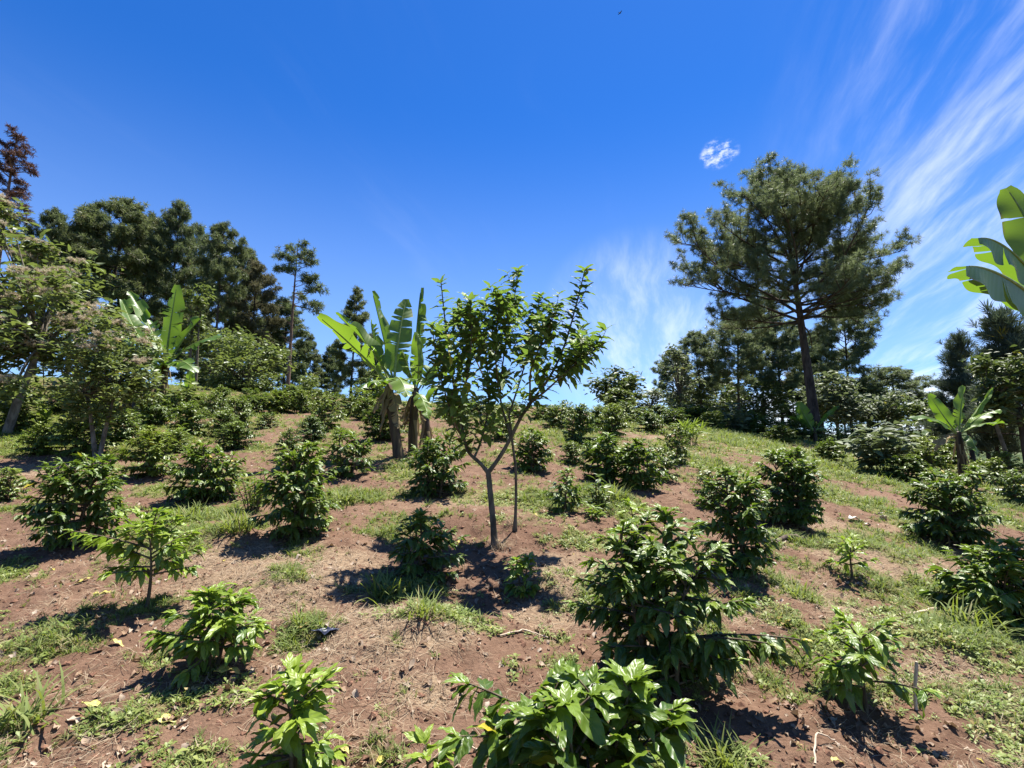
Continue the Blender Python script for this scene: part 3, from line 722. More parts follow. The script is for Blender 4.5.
for i_, (lb, px, base, top, w, k) in enumerate(FAR):
    k += 4 * (i_ % 2)
    P = at(px, base); s = px2m(P); P[2] -= .02
    sc = (w * s / 1.05 * 1.02, w * s / 1.05 * 1.02, (base - top) * s * 1.06); rz = q.uniform(0, 6.28)
    BUSHES.append((*P, sc[0])); tl = (q.normal(0, .07), q.normal(0, .07), rz)
    if k not in used:
        used.add(k); t = protos[k]; t['label'] = lb; t.location = tuple(P); t.rotation_euler = tl; t.scale = sc
    else: dup(protos[k], lb, P, rz, sc).rotation_euler = tl

BUSHES.append((*at(495, 546), 1.3)); BUSHES.append((*at(480, 556), 1.6))
# dead leaves heaped under the bushes
HP = np.concatenate([np.stack([B_[0] + r.normal(0, .5 * B_[3], 40), B_[1] + r.normal(0, .5 * B_[3], 40)], -1) for B_ in BUSHES if B_[1] < 14])
N = len(HP); d, n_ = yaw_dirs(N, .5)
mb = MB(); scatter(mb, LT, np.stack([HP[:, 0], HP[:, 1], H(HP[:, 0], HP[:, 1]) + .006], -1), d, n_, r.uniform(.02, .075, N), r.uniform(0, 1, N) ** 3, r.uniform(0, 1, N) * .9, r)
tag(mb.build('fallen_coffee_leaves', M['litter']), kind='stuff', label='brown dead leaves gathered under the coffee bushes', cat='leaf litter')

# herbs and leafy shrubs that are not coffee
def herb(name, label, cat, px, base, top, w, seed, leaf=.1, n=220, mat='herb', wid=.3, upright=.6):
    P = at(px, base); s = px2m(P); Hh = (base - top) * s; W = w * s; q = np.random.default_rng(seed)
    t = thing(name, label, cat, P); st = MB(); lv = MB(); pos = []; dr = []
    nst = max(4, int(n / 14))
    for k in range(nst):
        a = q.uniform(0, 2 * PI); rr = W / 2 * math.sqrt(q.uniform()); tip = np.array([math.cos(a) * rr, math.sin(a) * rr, Hh * q.uniform(.6, 1.05) * (1 - .35 * (rr / (W / 2)) ** 2)])
        b0 = np.array([tip[0] * .3, tip[1] * .3, -.02]); mid = (b0 + tip) / 2 + np.array([0, 0, .06 * Hh])
        pts = np.array([b0, mid, tip]); tube(st, pts, [.006, .005, .002], 4, 0, False)
        for i_ in range(14):
            u = q.uniform(.25, 1.); p = (1 - u) ** 2 * b0 + 2 * u * (1 - u) * mid + u * u * tip; aa = i_ * 2.4
            pos.append(p); dr.append(np.array([math.cos(aa), math.sin(aa), q.uniform(-.3, upright * 1.5)]))
    st.build('stems', M['twig'], t); N = len(pos)
    scatter(lv, [leaf_tpl(3, 2, wid, .25, .3, .05, k) for k in range(3)], pos, np.array(dr), np.tile(up, (N, 1)) + q.normal(0, .3, (N, 3)), leaf * q.uniform(.6, 1.2, N), q.uniform(0, .7, N), q.uniform(0, 1, N), q)
    lv.build('leaves', M[mat], t); return t
herb('leafy_herb', 'yellow green feathery herb between the columnar and the many stemmed coffee bush', 'herb', 254, 512, 466, 40, 301, .09, 300, wid=.22)
herb('leafy_herb', 'bright palm like green plant among the coffee on the ridge', 'herb', 691, 447, 419, 26, 302, .40, 150, wid=.12, upright=1.3)
herb('leafy_herb', 'light green herb patch at the left edge below the slanting trunk', 'herb', 30, 450, 428, 44, 303, .12, 240)
herb('leafy_herb', 'bright yellow green herb beside the slanting trunk', 'herb', 42, 428, 404, 16, 304, .3, 60, wid=.3, upright=1.2)
herb('leafy_herb', 'light green herb patch in front of the yellow topped coffee bush', 'herb', 170, 447, 424, 40, 305, .14, 240)
herb('leafy_herb', 'low herb with one yellow leaf right of the small round coffee bush', 'herb', 590, 522, 503, 26, 306, .1, 90)
herb('leafy_herb', 'green herbs in the dip right of the small round coffee bush', 'herb', 598, 512, 474, 34, 307, .12, 150, 'coffee_far')
herb('large_leaved_shrub', 'sprawling grey green shrub with big pale leaves left of the right banana', 'shrub', 882, 474, 412, 74, 308, .34, 420, 'grey_leaf', .42, .3)
herb('large_leaved_shrub', 'leafy greyish shrub at the foot of the leaning pine trunks', 'shrub', 735, 432, 400, 60, 309, .34, 300, 'grey_leaf', .4, .5)
herb('large_leaved_shrub', 'light green shrub behind the left banana stems', 'shrub', 185, 412, 380, 40, 310, .3, 260, 'pale_leaf', .4, .5)
herb('large_leaved_shrub', 'yellowish thicket behind the left stem of the central bananas', 'shrub', 380, 412, 362, 44, 311, .28, 300, 'herb', .4, .6)
herb('large_leaved_shrub', 'dim green thicket under the right hand pines', 'shrub', 915, 446, 404, 80, 312, .35, 420, 'mid_leaf', .4, .5)
herb('large_leaved_shrub', 'dim green thicket at the right edge beneath the young pines', 'shrub', 1005, 462, 418, 90, 313, .35, 420, 'mid_leaf', .4, .5)
herb('large_leaved_shrub', 'green thicket at the far left edge below the flowering shrub', 'shrub', 8, 420, 380, 60, 314, .3, 300, 'pale_leaf', .4, .5)
# ------------------------------------------------------------------ bananas
def bez(p0, p1, p2, n):
    t = np.linspace(0, 1, n)[:, None]
    return (1 - t) ** 2 * p0 + 2 * t * (1 - t) * p1 + t ** 2 * p2

def banana_leaf(root, org, p0, p1, p2, width, face, fold=.35, seed=0, tears=5, tear=.25, mat='banana', pet=.14, young=.2, name='leaf'):
    """p0..p2: midrib from the petiole to the tip (world); face: direction the upper side looks"""
    q = np.random.default_rng(seed); mb_ = MB()
    nn = 45; P = bez(np.array(p0), np.array(p1), np.array(p2), nn) - org
    T = norm(np.gradient(P, axis=0)); face = norm(np.array(face, float))
    Sd = norm(np.cross(np.tile(face, (nn, 1)), T)); Nn = np.cross(T, Sd)
    u = np.linspace(0, 1, nn)
    wv = np.clip((u - pet) / (1 - pet), 0, 1)
    wid = width / 2 * np.clip(np.sin(PI * np.clip(wv, 0, .985) ** .8), 0, 1) ** .45 * (u > pet)
    ndx = np.where(u >= pet)[0]; vals = np.linspace(0, 1, 6)
    for sgn in (-1, 1):
        cuts = sorted(set([ndx[0], nn - 1] + list(q.choice(ndx[3:-3], min(tears, len(ndx) - 7), replace=False))))
        for a, c in zip(cuts[:-1], cuts[1:]):
            idx = np.arange(a, c + 1)
            if len(idx) < 2: continue
            dz = q.normal(0, tear); sl = q.normal(0, tear * .6)
            rows = []; lf = []
            for ii in idx:
                f = (ii - a) / max(1, (c - a)) - .5
                for v in vals:
                    ang = fold + dz * v + .28 * v
                    w = wid[ii] * v
                    p = P[ii] + Sd[ii] * sgn * w * math.cos(ang) + Nn[ii] * (w * math.sin(ang) - .22 * w * v) + T[ii] * (w * .22 + w * sl * .5 - f * .006 * v * (tears > 0)) + Nn[ii] * .014 * math.sin(ii * .45 + seed + sgn) * v * 2
                    gp = (.022 * v ** 1.5 * width / .45 if tears else 0) * (int(ii == a and a > ndx[0]) - int(ii == c and c < nn - 1)); p = p + T[ii] * gp * q.uniform(.3, 1.6)
                    rows.append(p); lf.append((u[ii], sgn * v, young))
            n5 = len(vals); nr_ = len(idx)
            i_ = np.arange(nr_ - 1)[:, None] * n5; j_ = np.arange(n5 - 1)[None]
            Fq = np.stack([i_ + j_, i_ + n5 + j_, i_ + n5 + j_ + 1, i_ + j_ + 1], -1).reshape(-1, 4)
            if sgn < 0: Fq = Fq[:, ::-1]
            mb_.add(rows, Fq, np.array(lf), q.uniform(0, 1))
    o = mb_.build(name, M[mat], root)
    mr = MB(); tube(mr, P[:-2] - Nn[:-2] * .004, np.linspace(.026, .005, nn - 2) * max(.6, width / .45), 6); m_ = mr.build('midrib', M['banana_rib'] if mat == 'banana' else M['banana_dry'], o)
    return o
M['banana_rib'] = plain_mat('banana_midrib', (.14, .20, .045), (.22, .28, .08), 12, .45, .1, .003)

def pseudostem(root, org, pts, r0, r1, seed=0, dry=True):
    q = np.random.default_rng(seed); P = np.array(pts) - org
    n = 14; t = np.linspace(0, 1, n); B = np.stack([np.interp(t, np.linspace(0, 1, len(P)), P[:, k]) for k in range(3)], -1)
    mb_ = MB(); rad = np.linspace(r0, r1, n) * (1 + .06 * np.sin(t * 23 + seed)); tube(mb_, B, rad, 14)
    o = mb_.build('stem', M['banana_stem'], root)
    if dry:    # old dry sheaths clinging to the stem
        sh = MB()
        for k in range(9):
            a = q.uniform(0, 2 * PI); i0 = q.integers(4, n - 1); ln = q.uniform(.25, .6); w = q.uniform(.02, .06)
            d = np.array([math.cos(a), math.sin(a), 0]); s = np.array([-d[1], d[0], 0]); p = B[i0] + d * rad[i0]
            V = []
            for m_ in range(5):
                c = p + d * (.03 * m_ * q.uniform(.4, 1.4)) - up * ln * m_ / 4
                V += [c - s * w * (1 - m_ / 6), c + d * .02, c + s * w * (1 - m_ / 6)]
            Fq = [[3 * m_ + c_, 3 * m_ + c_ + 1, 3 * m_ + 4 + c_, 3 * m_ + 3 + c_] for m_ in range(4) for c_ in (0, 1)]
            sh.add(V, Fq, None, q.uniform())
        sh.build('dry_sheath', M['banana_dry'], root)
    return o

def banana(label, Y, base, stems, leaves, group='banana plants on the hillside', seed=0, name='banana_plant', dry=True, r0=.10):
    """base: foot pixel; stems: pixel polylines; leaves: (p0, p1, p2, width px, face, options); each pixel may carry a depth offset"""
    B = at(*base); Y = B[1] if Y is None else Y; org = B.copy()
    t = thing(name, label, 'banana plant', org, 0, 1, group)
    pt = lambda p: at_y(p[0], p[1], Y + (p[2] if len(p) > 2 else 0))
    sc = px2m(np.array([B[0], Y, B[2]]))
    for k, s in enumerate(stems):
        pts = [pt(p) for p in s]; pts[0][2] = H(pts[0][0], pts[0][1]) - .05
        pseudostem(t, org, pts, r0, r0 * .55, seed + k, dry)
    for k, lf in enumerate(leaves):
        p0, p1, p2, w, face = lf[:5]; kw = lf[5] if len(lf) > 5 else {}
        banana_leaf(t, org, pt(p0), pt(p1), pt(p2), w * sc, face, seed=seed * 31 + k, **kw)
    return t

dd = lambda **k: k
banana('tall banana plant with a broad glowing leaf, beside the central tree', None, (399, 458), [[(399, 458), (394, 425), (388, 395), (391, 380)]],
    [((390, 385), (362, 352), (318, 316, -.5), 34, (-.3, .1, 1), dd(fold=.12, tears=5, tear=.2, young=.8)),
     ((393, 382), (372, 345, .4), (336, 314, .5), 26, (.7, -.5, .6), dd(fold=.7, tears=3, tear=.12, young=.2)),
     ((394, 386), (396, 345), (406, 299, .3), 30, (-.1, .9, .5), dd(fold=.16, tears=6, tear=.16, young=.35)),
     ((393, 380), (386, 345, .3), (372, 291, .5), 24, (.9, -.2, .3), dd(fold=.9, tears=6, tear=.3, young=.0)),
     ((391, 384, .2), (372, 345, .6), (371, 320, .8), 22, (.4, .5, .7), dd(fold=.5, tears=8, tear=.45, young=.2)),
     ((393, 382), (398, 368, -.5), (408, 396, -.9), 24, (.1, -.4, 1), dd(fold=-.3, tears=5, tear=.2, young=.5)),
     ((392, 386), (408, 372, -.3), (424, 384, -.6), 17, (.3, -.5, 1), dd(fold=-.3, tears=9, tear=.5, young=.1)),
     ((391, 386), (376, 374, -.4), (360, 388, -.7), 16, (-.3, -.5, 1), dd(fold=-.35, tears=9, tear=.5, young=.1)),
     ((391, 388), (396, 396, -.3), (399, 428, -.4), 15, (.2, -.6, .6), dd(fold=-.9, tears=9, tear=.5, mat='banana_dry')),
     ((390, 390), (380, 392), (372, 412), 16, (-.2, -.3, 1), dd(fold=-.8, tears=8, tear=.5, mat='banana_dry'))], seed=1)
banana('banana plant with stiff upright dark and folded leaves touching the central tree', None, (413, 455), [[(413, 455), (413, 425), (415, 395), (416, 388)]],
    [((415, 392), (414, 345), (421, 288, .2), 22, (.95, -.2, .2), dd(fold=1.0, tears=9, tear=.35, young=0.)),
     ((416, 392), (421, 365, -.2), (416, 332, -.3), 18, (-.4, .9, .3), dd(fold=.35, tears=2, tear=.1, young=.5)),
     ((415, 390), (407, 362, -.2), (402, 352, -.4), 15, (-.5, -.3, .8), dd(fold=.6, tears=4, tear=.3, young=.2)),
     ((417, 392), (431, 370), (441, 352, .3), 18, (.4, .4, .8), dd(fold=.3, tears=5, tear=.3, young=.4)),
     ((415, 392), (424, 395, -.5), (428, 418, -.7), 16, (.2, -.4, 1), dd(fold=-.4, tears=5, tear=.3, young=.4)),
     ((413, 394), (405, 400), (404, 425), 14, (0, -.3, 1), dd(fold=-.9, tears=8, tear=.5, mat='banana_dry'))], seed=2)
banana('short banana sucker stem behind the other two central bananas', None, (428, 450), [[(428, 450), (426, 425), (424, 405)]],
    [((424, 408), (432, 392), (440, 385, .3), 14, (.3, .4, .8), dd(fold=.4, tears=4, tear=.3)), ((424, 408), (416, 398, .2), (410, 405, .4), 12, (-.3, .2, 1), dd(fold=-.3, tears=5, tear=.3))], seed=3, r0=.10)
banana('banana plant with one broad shining leaf among the pines at the left', None, (158, 413), [[(158, 413), (161, 390), (166, 366)]],
    [((166, 368), (168, 335), (177, 285), 27, (.1, .9, .4), dd(fold=.14, tears=7, tear=.14, young=.35)),
     ((165, 366), (150, 322, .4), (129, 292, .6), 22, (.6, -.5, .6), dd(fold=.3, tears=10, tear=.4, young=.1)),
     ((167, 366), (186, 330), (204, 316, .3), 20, (-.5, -.3, .8), dd(fold=.1, tears=5, tear=.25, young=.2)),
     ((167, 366), (190, 338), (222, 336, .5), 17, (0, -.4, 1), dd(fold=-.3, tears=6, tear=.3, young=0.)),
     ((165, 366), (140, 350, .4), (122, 300, 1.), 24, (.8, -.4, .4), dd(fold=.5, tears=6, tear=.3, young=0)),
     ((166, 368), (180, 352, -.8), (196, 372, -1.), 19, (.2, -.5, 1), dd(fold=-.3, tears=5, tear=.25, young=.1)),
     ((166, 368), (160, 350, -.8), (150, 366, -1.2), 19, (-.2, -.5, 1), dd(fold=-.2, tears=5, tear=.25, young=.3))], seed=4, r0=.2)
for k, (px, b, tp, lb) in enumerate([(128, 411, 375, 'dark bare banana stem, the outer left one of the left clump'), (138, 412, 372, 'reddish banana stem in the middle of the left clump'), (150, 411, 378, 'thick banana stem leaning right in the left clump')]):
    banana(lb, None, (px, b), [[(px, b), (px + 1, (b + tp) / 2), (px + 3 + 2 * k, tp)]],
        [((px + 3 + 2 * k, tp + 3), (px - 6, tp - 22), (px - 18 + 6 * k, tp - 34, .8), 18, (-.3, .2, 1), dd(fold=.2, tears=7, tear=.35, young=.1)),
         ((px + 3 + 2 * k, tp + 3), (px + 12, tp - 22, -.5), (px + 20, tp - 12, -1.), 16, (.3, -.3, 1), dd(fold=-.2, tears=7, tear=.35, young=.2))], seed=5 + k, r0=.19)
banana('small banana shoot with one glowing leaf right of the left clump', None, (188, 404), [[(188, 404), (188, 396), (189, 390)]],
    [((189, 392), (188, 384), (191, 370), 11, (0, .9, .4), dd(fold=.15, tears=1, tear=.05, young=.8)), ((189, 392), (182, 382), (175, 384), 9, (-.2, -.2, 1), dd(fold=.1, tears=2, tear=.1, young=.6))], seed=9, dry=False, r0=.08)
banana('small banana plant with a sunlit upright leaf in front of the young pines', None, (964, 478), [[(964, 478), (961, 452), (958, 432)]],
    [((958, 434), (945, 420), (929, 394, .2), 16, (.5, .6, .5), dd(fold=.2, tears=2, tear=.1, young=.1)),
     ((959, 434), (960, 410), (964, 386, .2), 17, (-.1, .9, .4), dd(fold=.2, tears=3, tear=.1, young=.9)),
     ((957, 434), (935, 412, -.3), (911, 418, -.5), 15, (0, -.5, 1), dd(fold=-.3, tears=4, tear=.2, young=0)),
     ((959, 434), (975, 412, .2), (993, 388, .3), 9, (.5, -.5, .6), dd(fold=.6, tears=3, tear=.2, young=.5)),
     ((960, 434), (978, 412, -.2), (1001, 410, -.3), 14, (.1, -.4, 1), dd(fold=-.2, tears=4, tear=.25, young=.4)),
     ((960, 434), (985, 418, .3), (1006, 424, .5), 13, (.2, .2, 1), dd(fold=-.2, tears=4, tear=.25, young=.2)),
     ((958, 436), (944, 428, -.3), (935, 450, -.5), 12, (-.2, -.5, 1), dd(fold=-.6, tears=7, tear=.5, mat='banana_dry')),
     ((959, 436), (972, 430, -.3), (978, 456, -.5), 12, (.2, -.5, 1), dd(fold=-.5, tears=7, tear=.4, young=0.))], seed=10, r0=.13)
banana('little banana plant at the foot of the tall pine', None, (816, 443), [[(816, 443), (815, 435), (814, 428)]],
    [((814, 431), (806, 420), (798, 402), 15, (.3, .8, .4), dd(fold=.2, tears=2, tear=.1, young=.8)), ((815, 431), (824, 418), (839, 406), 8, (.3, -.5, .8), dd(fold=.6, tears=3, tear=.2, young=.2)),
     ((814, 431), (800, 420), (786, 416, .3), 11, (0, .2, 1), dd(fold=.1, tears=4, tear=.2)), ((815, 431), (826, 424), (832, 434), 10, (0, -.5, 1), dd(fold=-.3, tears=4, tear=.2))], seed=11, dry=False, r0=.10)
Bp = at_y(1062, 330, 6.)
banana('large banana leaves reaching in over the right edge against the sky', 6., (1075, 520), [[(1075, 560), (1070, 440), (1064, 320)]],
    [((1064, 318), (1010, 232, -.6), (978, 238, -1.0), 44, (0., -.72, .68), dd(fold=-.85, tears=2, tear=.05, young=0., pet=.1)),
     ((1064, 322), (1000, 262, -1.), (966, 266, -1.5), 50, (0., -.72, .68), dd(fold=-.85, tears=2, tear=.05, young=0., pet=.1)),
     ((1064, 318), (1045, 240, .3), (1006, 188, .5), 52, (.25, .9, .35), dd(fold=.2, tears=2, tear=.08, young=.8, pet=.1)),
     ((1064, 318), (1090, 240), (1130, 220), 50, (-.1, .1, 1), dd(fold=.2, tears=4, tear=.2)), ((1064, 318), (1100, 290, -1), (1140, 340, -1.5), 50, (.1, -.2, 1), dd(fold=-.2, tears=4, tear=.2))], seed=12, r0=.15)

# ------------------------------------------------------------------ pines
def needle_tpl(n, seed, wid=.022, spread=1.15, fac=.35):
    q = np.random.default_rng(seed); V = []; F = []; L = []
    for k in range(n):
        a = q.uniform(0, 2 * PI); c = q.uniform(math.cos(spread * 1.25), 1); s = math.sqrt(max(0, 1 - c * c))
        d = np.array([c, s * math.cos(a), s * math.sin(a)]); b0 = np.array([q.uniform(-fac, .12), 0, 0]); ln = q.uniform(.7, 1.05)
        o = norm(np.cross(d, q.normal(size=3))); m_ = b0 + d * ln * .6 - np.array([0, 0, .03]); e = b0 + d * ln - np.array([0, 0, .10 * q.uniform(.3, 1.4)])
        i_ = len(V); V += [b0 - o * wid * .6, b0 + o * wid * .6, m_ + o * wid, m_ - o * wid, e]; L += [(0, 0)] * 5
        F += [[i_, i_ + 1, i_ + 2], [i_, i_ + 2, i_ + 3], [i_ + 3, i_ + 2, i_ + 4]]
    return np.array(V), np.array(F), np.array(L, float)

NT_BIG = [needle_tpl(30, k, .030, 1.9, .3) for k in range(5)]
NT_FAR = [needle_tpl(20, 20 + k, .050, 1.9, .3) for k in range(4)]
NT_YOUNG = [needle_tpl(30, 40 + k, .025, .8) for k in range(4)]

def pine_parts(root, seed, Hh, R, cb, nl, tuft, prof, tpls, mat='needle', bark='pine_bark', r0=.22, lean=(0, 0), el0=(.05, .75), droop=0., sub=5, dens=1., sep=False, wob=.02, limbs=None, flat=.0, upturn=.35, stubs=0, env=None, eoff=(0, 0), xmax=None):
    q = np.random.default_rng(seed); tr = MB()
    n = 14; t = np.linspace(0, 1, n)
    TP = np.stack([lean[0] * t ** 1.2 + wob * Hh * np.sin(t * 4.2 + seed) * t, lean[1] * t + wob * Hh * np.sin(t * 3.1 + seed * 2) * t, t * Hh], -1); TP[0, 2] = -.15
    rad = r0 * (1 - .86 * t ** .9); rad[0] *= 1.25
    tube(tr, TP, rad, 10)
    at_t = lambda u: np.array([np.interp(u, t, TP[:, k]) for k in range(3)])
    pos = []; dr = []; parts = []
    lm = MB()
    todo = limbs if limbs is not None else [(cb + (1 - cb) * ((k + .5) / nl) ** .9, k * 2.4 + q.normal(0, .35), None, None) for k in range(nl)]
    for (u, az, L, el) in todo:
        f = (u - cb) / (1 - cb)
        if L is None: L = R * prof(f) * q.uniform(.75, 1.15)
        if el is None: el = el0[0] + (el0[1] - el0[0]) * f + q.normal(0, .12)
        dh = np.array([math.cos(az), math.sin(az), 0]); sd = np.array([-dh[1], dh[0], 0])
        if env is not None:      # reach out to the outline of the crown
            p_ = at_t(u); dv_ = dh * math.cos(el) + up * math.sin(el); L = .4
            while L < 3 * R:
                e_ = p_ + dv_ * L; ax_ = at_t(min(1, max(0, e_[2] / Hh))); rr_ = math.hypot(e_[0] - ax_[0] - (eoff[0] + eoff[1] * e_[2] / Hh), e_[1] - ax_[1])
                if rr_ > R * env(e_[2] / Hh) * (.94 + .07 * math.sin(az * 3 + seed) + .06 * math.sin(az * 5 + u * 9)): break
                L += .15
            if xmax is not None:
                while L > 1.5 and not (xmax[0] < (p_ + dv_ * L)[0] * 1. + xmax[2] * (p_ + dv_ * L)[1] < xmax[1]): L *= .93
            L = max(.5, min(L, 1.12 * R) * q.uniform(.84, 1.0) - tuft * .4)
        m_ = 8; pts = [at_t(u)]; e = el; bend = q.normal(0, .25)
        for i_ in range(m_):
            v = dh * math.cos(e) + up * math.sin(e) + sd * bend * i_ / m_; v /= np.linalg.norm(v)
            pts.append(pts[-1] + v * L / m_); e += (upturn - droop) * (1 / m_) * (1 if i_ > 2 else -.2) + q.normal(0, .10); bend += q.normal(0, .06)
        pts = np.array(pts); rl = max(.012, r0 * (.14 + .22 * L / max(R, .1)) * (1 - .5 * u)); w = lm if not sep else MB()
        tube(w, pts, np.linspace(rl, rl * .2, len(pts)), 6)
        ns = max(2, int(sub * L / max(R, .1) * 1.6 + 1))
        for k in range(ns):
            v = .28 + .72 * (k + q.uniform(0, .8)) / ns; ii = min(len(pts) - 2, int(v * m_)); p = pts[ii] + (pts[ii + 1] - pts[ii]) * (v * m_ - ii); tg = norm(pts[ii + 1] - pts[ii])
            sl = L * .42 * (1.15 - .6 * v) * q.uniform(.6, 1.2)
            dv = norm(tg * q.uniform(.5, 1.) + sd * (1 if k % 2 else -1) * q.uniform(.4, .9) + up * q.uniform(-.15, .6))
            m2 = 4; sp = [p]
            for i2 in range(m2):
                dv = norm(dv + up * .16 + q.normal(0, .16, 3)); sp.append(sp[-1] + dv * sl / m2)
            sp = np.array(sp); tube(w, sp, np.linspace(rl * .32, .006, len(sp)), 4, 0., False)
            nt_ = max(1, int(round(dens * (4.0 + 2.2 * sl / tuft))))
            for k3 in range(nt_):
                vv = q.uniform(.35, 1.) if k3 else 1.; i3 = min(m2 - 1, int(vv * m2)); pp = sp[i3] + (sp[i3 + 1] - sp[i3]) * (vv * m2 - i3)
                off = norm(q.normal(0, 1, 3)) * tuft * (.0 if k3 == 0 else q.uniform(.2, 1.5)); off[2] = abs(off[2]) * .8 - .15 * tuft
                pos.append(pp + off); dr.append(norm(dv * .6 + up * q.uniform(.1, .9) + off * .8 / tuft + q.normal(0, .25, 3)))
        pos.append(pts[-1]); dr.append(norm(pts[-1] - pts[-2] + up * .3))
        if sep: parts.append(w)
    for k in range(stubs):     # short dead branches below the crown
        u = q.uniform(.3, cb + .2); a = q.uniform(0, 6.28); p = at_t(u); L = q.uniform(.3, 1.) * R * .5; d = np.array([math.cos(a), math.sin(a), q.uniform(-.1, .5)])
        tube(lm, [p, p + d * L * .5, p + d * L + up * q.uniform(-.2, .3) * L], [.035, .022, .008], 4, 0, False)
    pos.append(TP[-1]); dr.append(up)
    tr.build('trunk', M[bark], root)
    if sep:
        for w in parts: w.build('limb', M[bark], root)
    if lm.n: lm.build('branches' if not stubs or not sep else 'dead_branches', M[bark], root)
    cr = MB(); N = len(pos)
    scatter(cr, tpls, pos, np.array(dr), q.normal(0, 1, (N, 3)), tuft * q.uniform(.75, 1.2, N), q.uniform(0, 1, N) ** 2 * .7, q.uniform(0, 1, N), q)
    cr.build('crown', M[mat], root)
    return N

dome = lambda f: (1.05 - .25 * (1 - f)) * math.sqrt(max(.03, 1 - (1.02 * f) ** 2.4))
round_ = lambda f: .35 + .75 * math.sin(PI * (.12 + .8 * f))
cone_ = lambda f: .25 + .85 * (1 - f)
PG = 'pines along the hillside'

# the tall pine
Yp = 27.
fx = at_y(817, 432, Yp); base = np.array([fx[0], Yp, float(H(fx[0], Yp))])
topz = at_y(785, 178, Yp)
Hp = topz[2] - base[2]; kx = px2m(np.array([fx[0], Yp, 6.]))
t = thing('tall_pine', 'tall lone pine with a wide open crown on a dark leaning trunk', 'pine tree', base)
q = np.random.default_rng(3); ncb = .43; lims = []
env_tall = lambda h: float(np.interp(h, [.34, .40, .46, .55, .64, .74, .84, .92, .98, 1.01, 1.04], [.0, .80, 1.0, 1.0, .93, .84, .70, .53, .32, .15, 0.]))
for k in range(64):
    f = (k + .4) / 64; u = ncb + (1 - ncb) * .93 * f; az = k * 2.399 + q.normal(0, .3)
    lims.append((u, az, None, np.interp(f, [0, .15, .5, 1.], [-.02, .25, .62, 1.1]) + q.normal(0, .16)))
for k in range(9): lims.append((.47 + .035 * k, -.75 + 1.5 * q.uniform(), None, .12 + .07 * k + q.normal(0, .08)))
lims += [(.43, PI, None, .0), (.44, PI * .93, None, .45), (.445, .3, None, .25), (.47, .3, None, .5)]
print('tall pine tufts', pine_parts(t, 11, Hp, 6.8, ncb, 64, .27, dome, NT_BIG, 'needle', 'pine_bark', .29, (at_y(776, 172, Yp)[0] - base[0], 0.), sub=9, dens=.95, sep=True, wob=.006, limbs=lims, upturn=.1, env=env_tall, eoff=(2.2, -3.2), xmax=(-8.2, 5.7, -.68)))

# the thin sparse pine with a reddish trunk
Yt = 34.; f0 = at_y(287, 398, Yt); base = np.array([f0[0], Yt, float(H(f0[0], Yt))]); Ht = at_y(286, 246, Yt)[2] - base[2]; kk = px2m(np.array([f0[0], Yt, 5.]))
t = thing('thin_pine', 'thin sparse pine with a straight reddish trunk and ragged dark tufts', 'pine tree', base)
sideL = [(.97, 0.1, 14, .5), (.95, 2.6, 18, .45), (.92, -.2, 20, .45), (.88, PI, 26, .35), (.84, .15, 24, .3), (.80, 2.9, 28, .3), (.76, .0, 26, .1), (.72, -.3, 22, .1), (.68, .2, 30, -.1), (.60, .05, 40, -.25), (.66, 1.6, 22, .1), (.85, -1.7, 20, .3), (.9, 1.5, 20, .4), (.78, -1.3, 20, .2), (.62, 3.3, 18, .1)]
pine_parts(t, 21, Ht, 1.6, .55, 10, .34, round_, NT_FAR, 'needle_dark', 'red_bark', .15, (0.1, 0), sub=3, dens=.75, sep=True, wob=.004, limbs=[(u, az, L * kk * .85, el) for (u, az, L, el) in sideL], upturn=.1, stubs=16)

# wood pines: five kinds built once, then copied
PP = []
ENV = [lambda h: float(np.interp(h, [.40, .50, .60, .72, .85, .94, 1.0, 1.04], [.2, .75, .95, 1., .88, .6, .3, 0])), lambda h: float(np.interp(h, [.2, .34, .5, .66, .8, .92, 1.0, 1.04], [.3, .8, .9, 1., .85, .6, .3, 0])),
       lambda h: float(np.interp(h, [.1, .22, .36, .5, .7, .86, .95, 1.0, 1.04], [.4, .9, 1.0, .95, .8, .55, .35, .2, 0]))]
for k, kw in enumerate([dict(R=4.2, cb=.47, nl=44, prof=round_, mat='needle_dark', env=ENV[0]), dict(R=3.6, cb=.32, nl=46, prof=round_, mat='needle_dark', env=ENV[1]), dict(R=3.4, cb=.22, nl=48, prof=cone_, mat='needle_dark', env=ENV[2]),
        dict(R=4.0, cb=.34, nl=42, prof=dome, mat='needle_rust', env=ENV[1]), dict(R=4.6, cb=.36, nl=44, prof=dome, mat='needle', env=ENV[0])]):
    t = thing('pine_tree', 'x', 'pine tree', (0, 0, 0), 0, 1, PG)
    mt = kw.pop('mat')
    pine_parts(t, 60 + k, 18., tuft=.46, tpls=NT_FAR, mat=mt, r0=.24, lean=(.4 - .2 * k, .3), sub=6, dens=.8, wob=.008, stubs=8, **kw)
    PP.append(t)
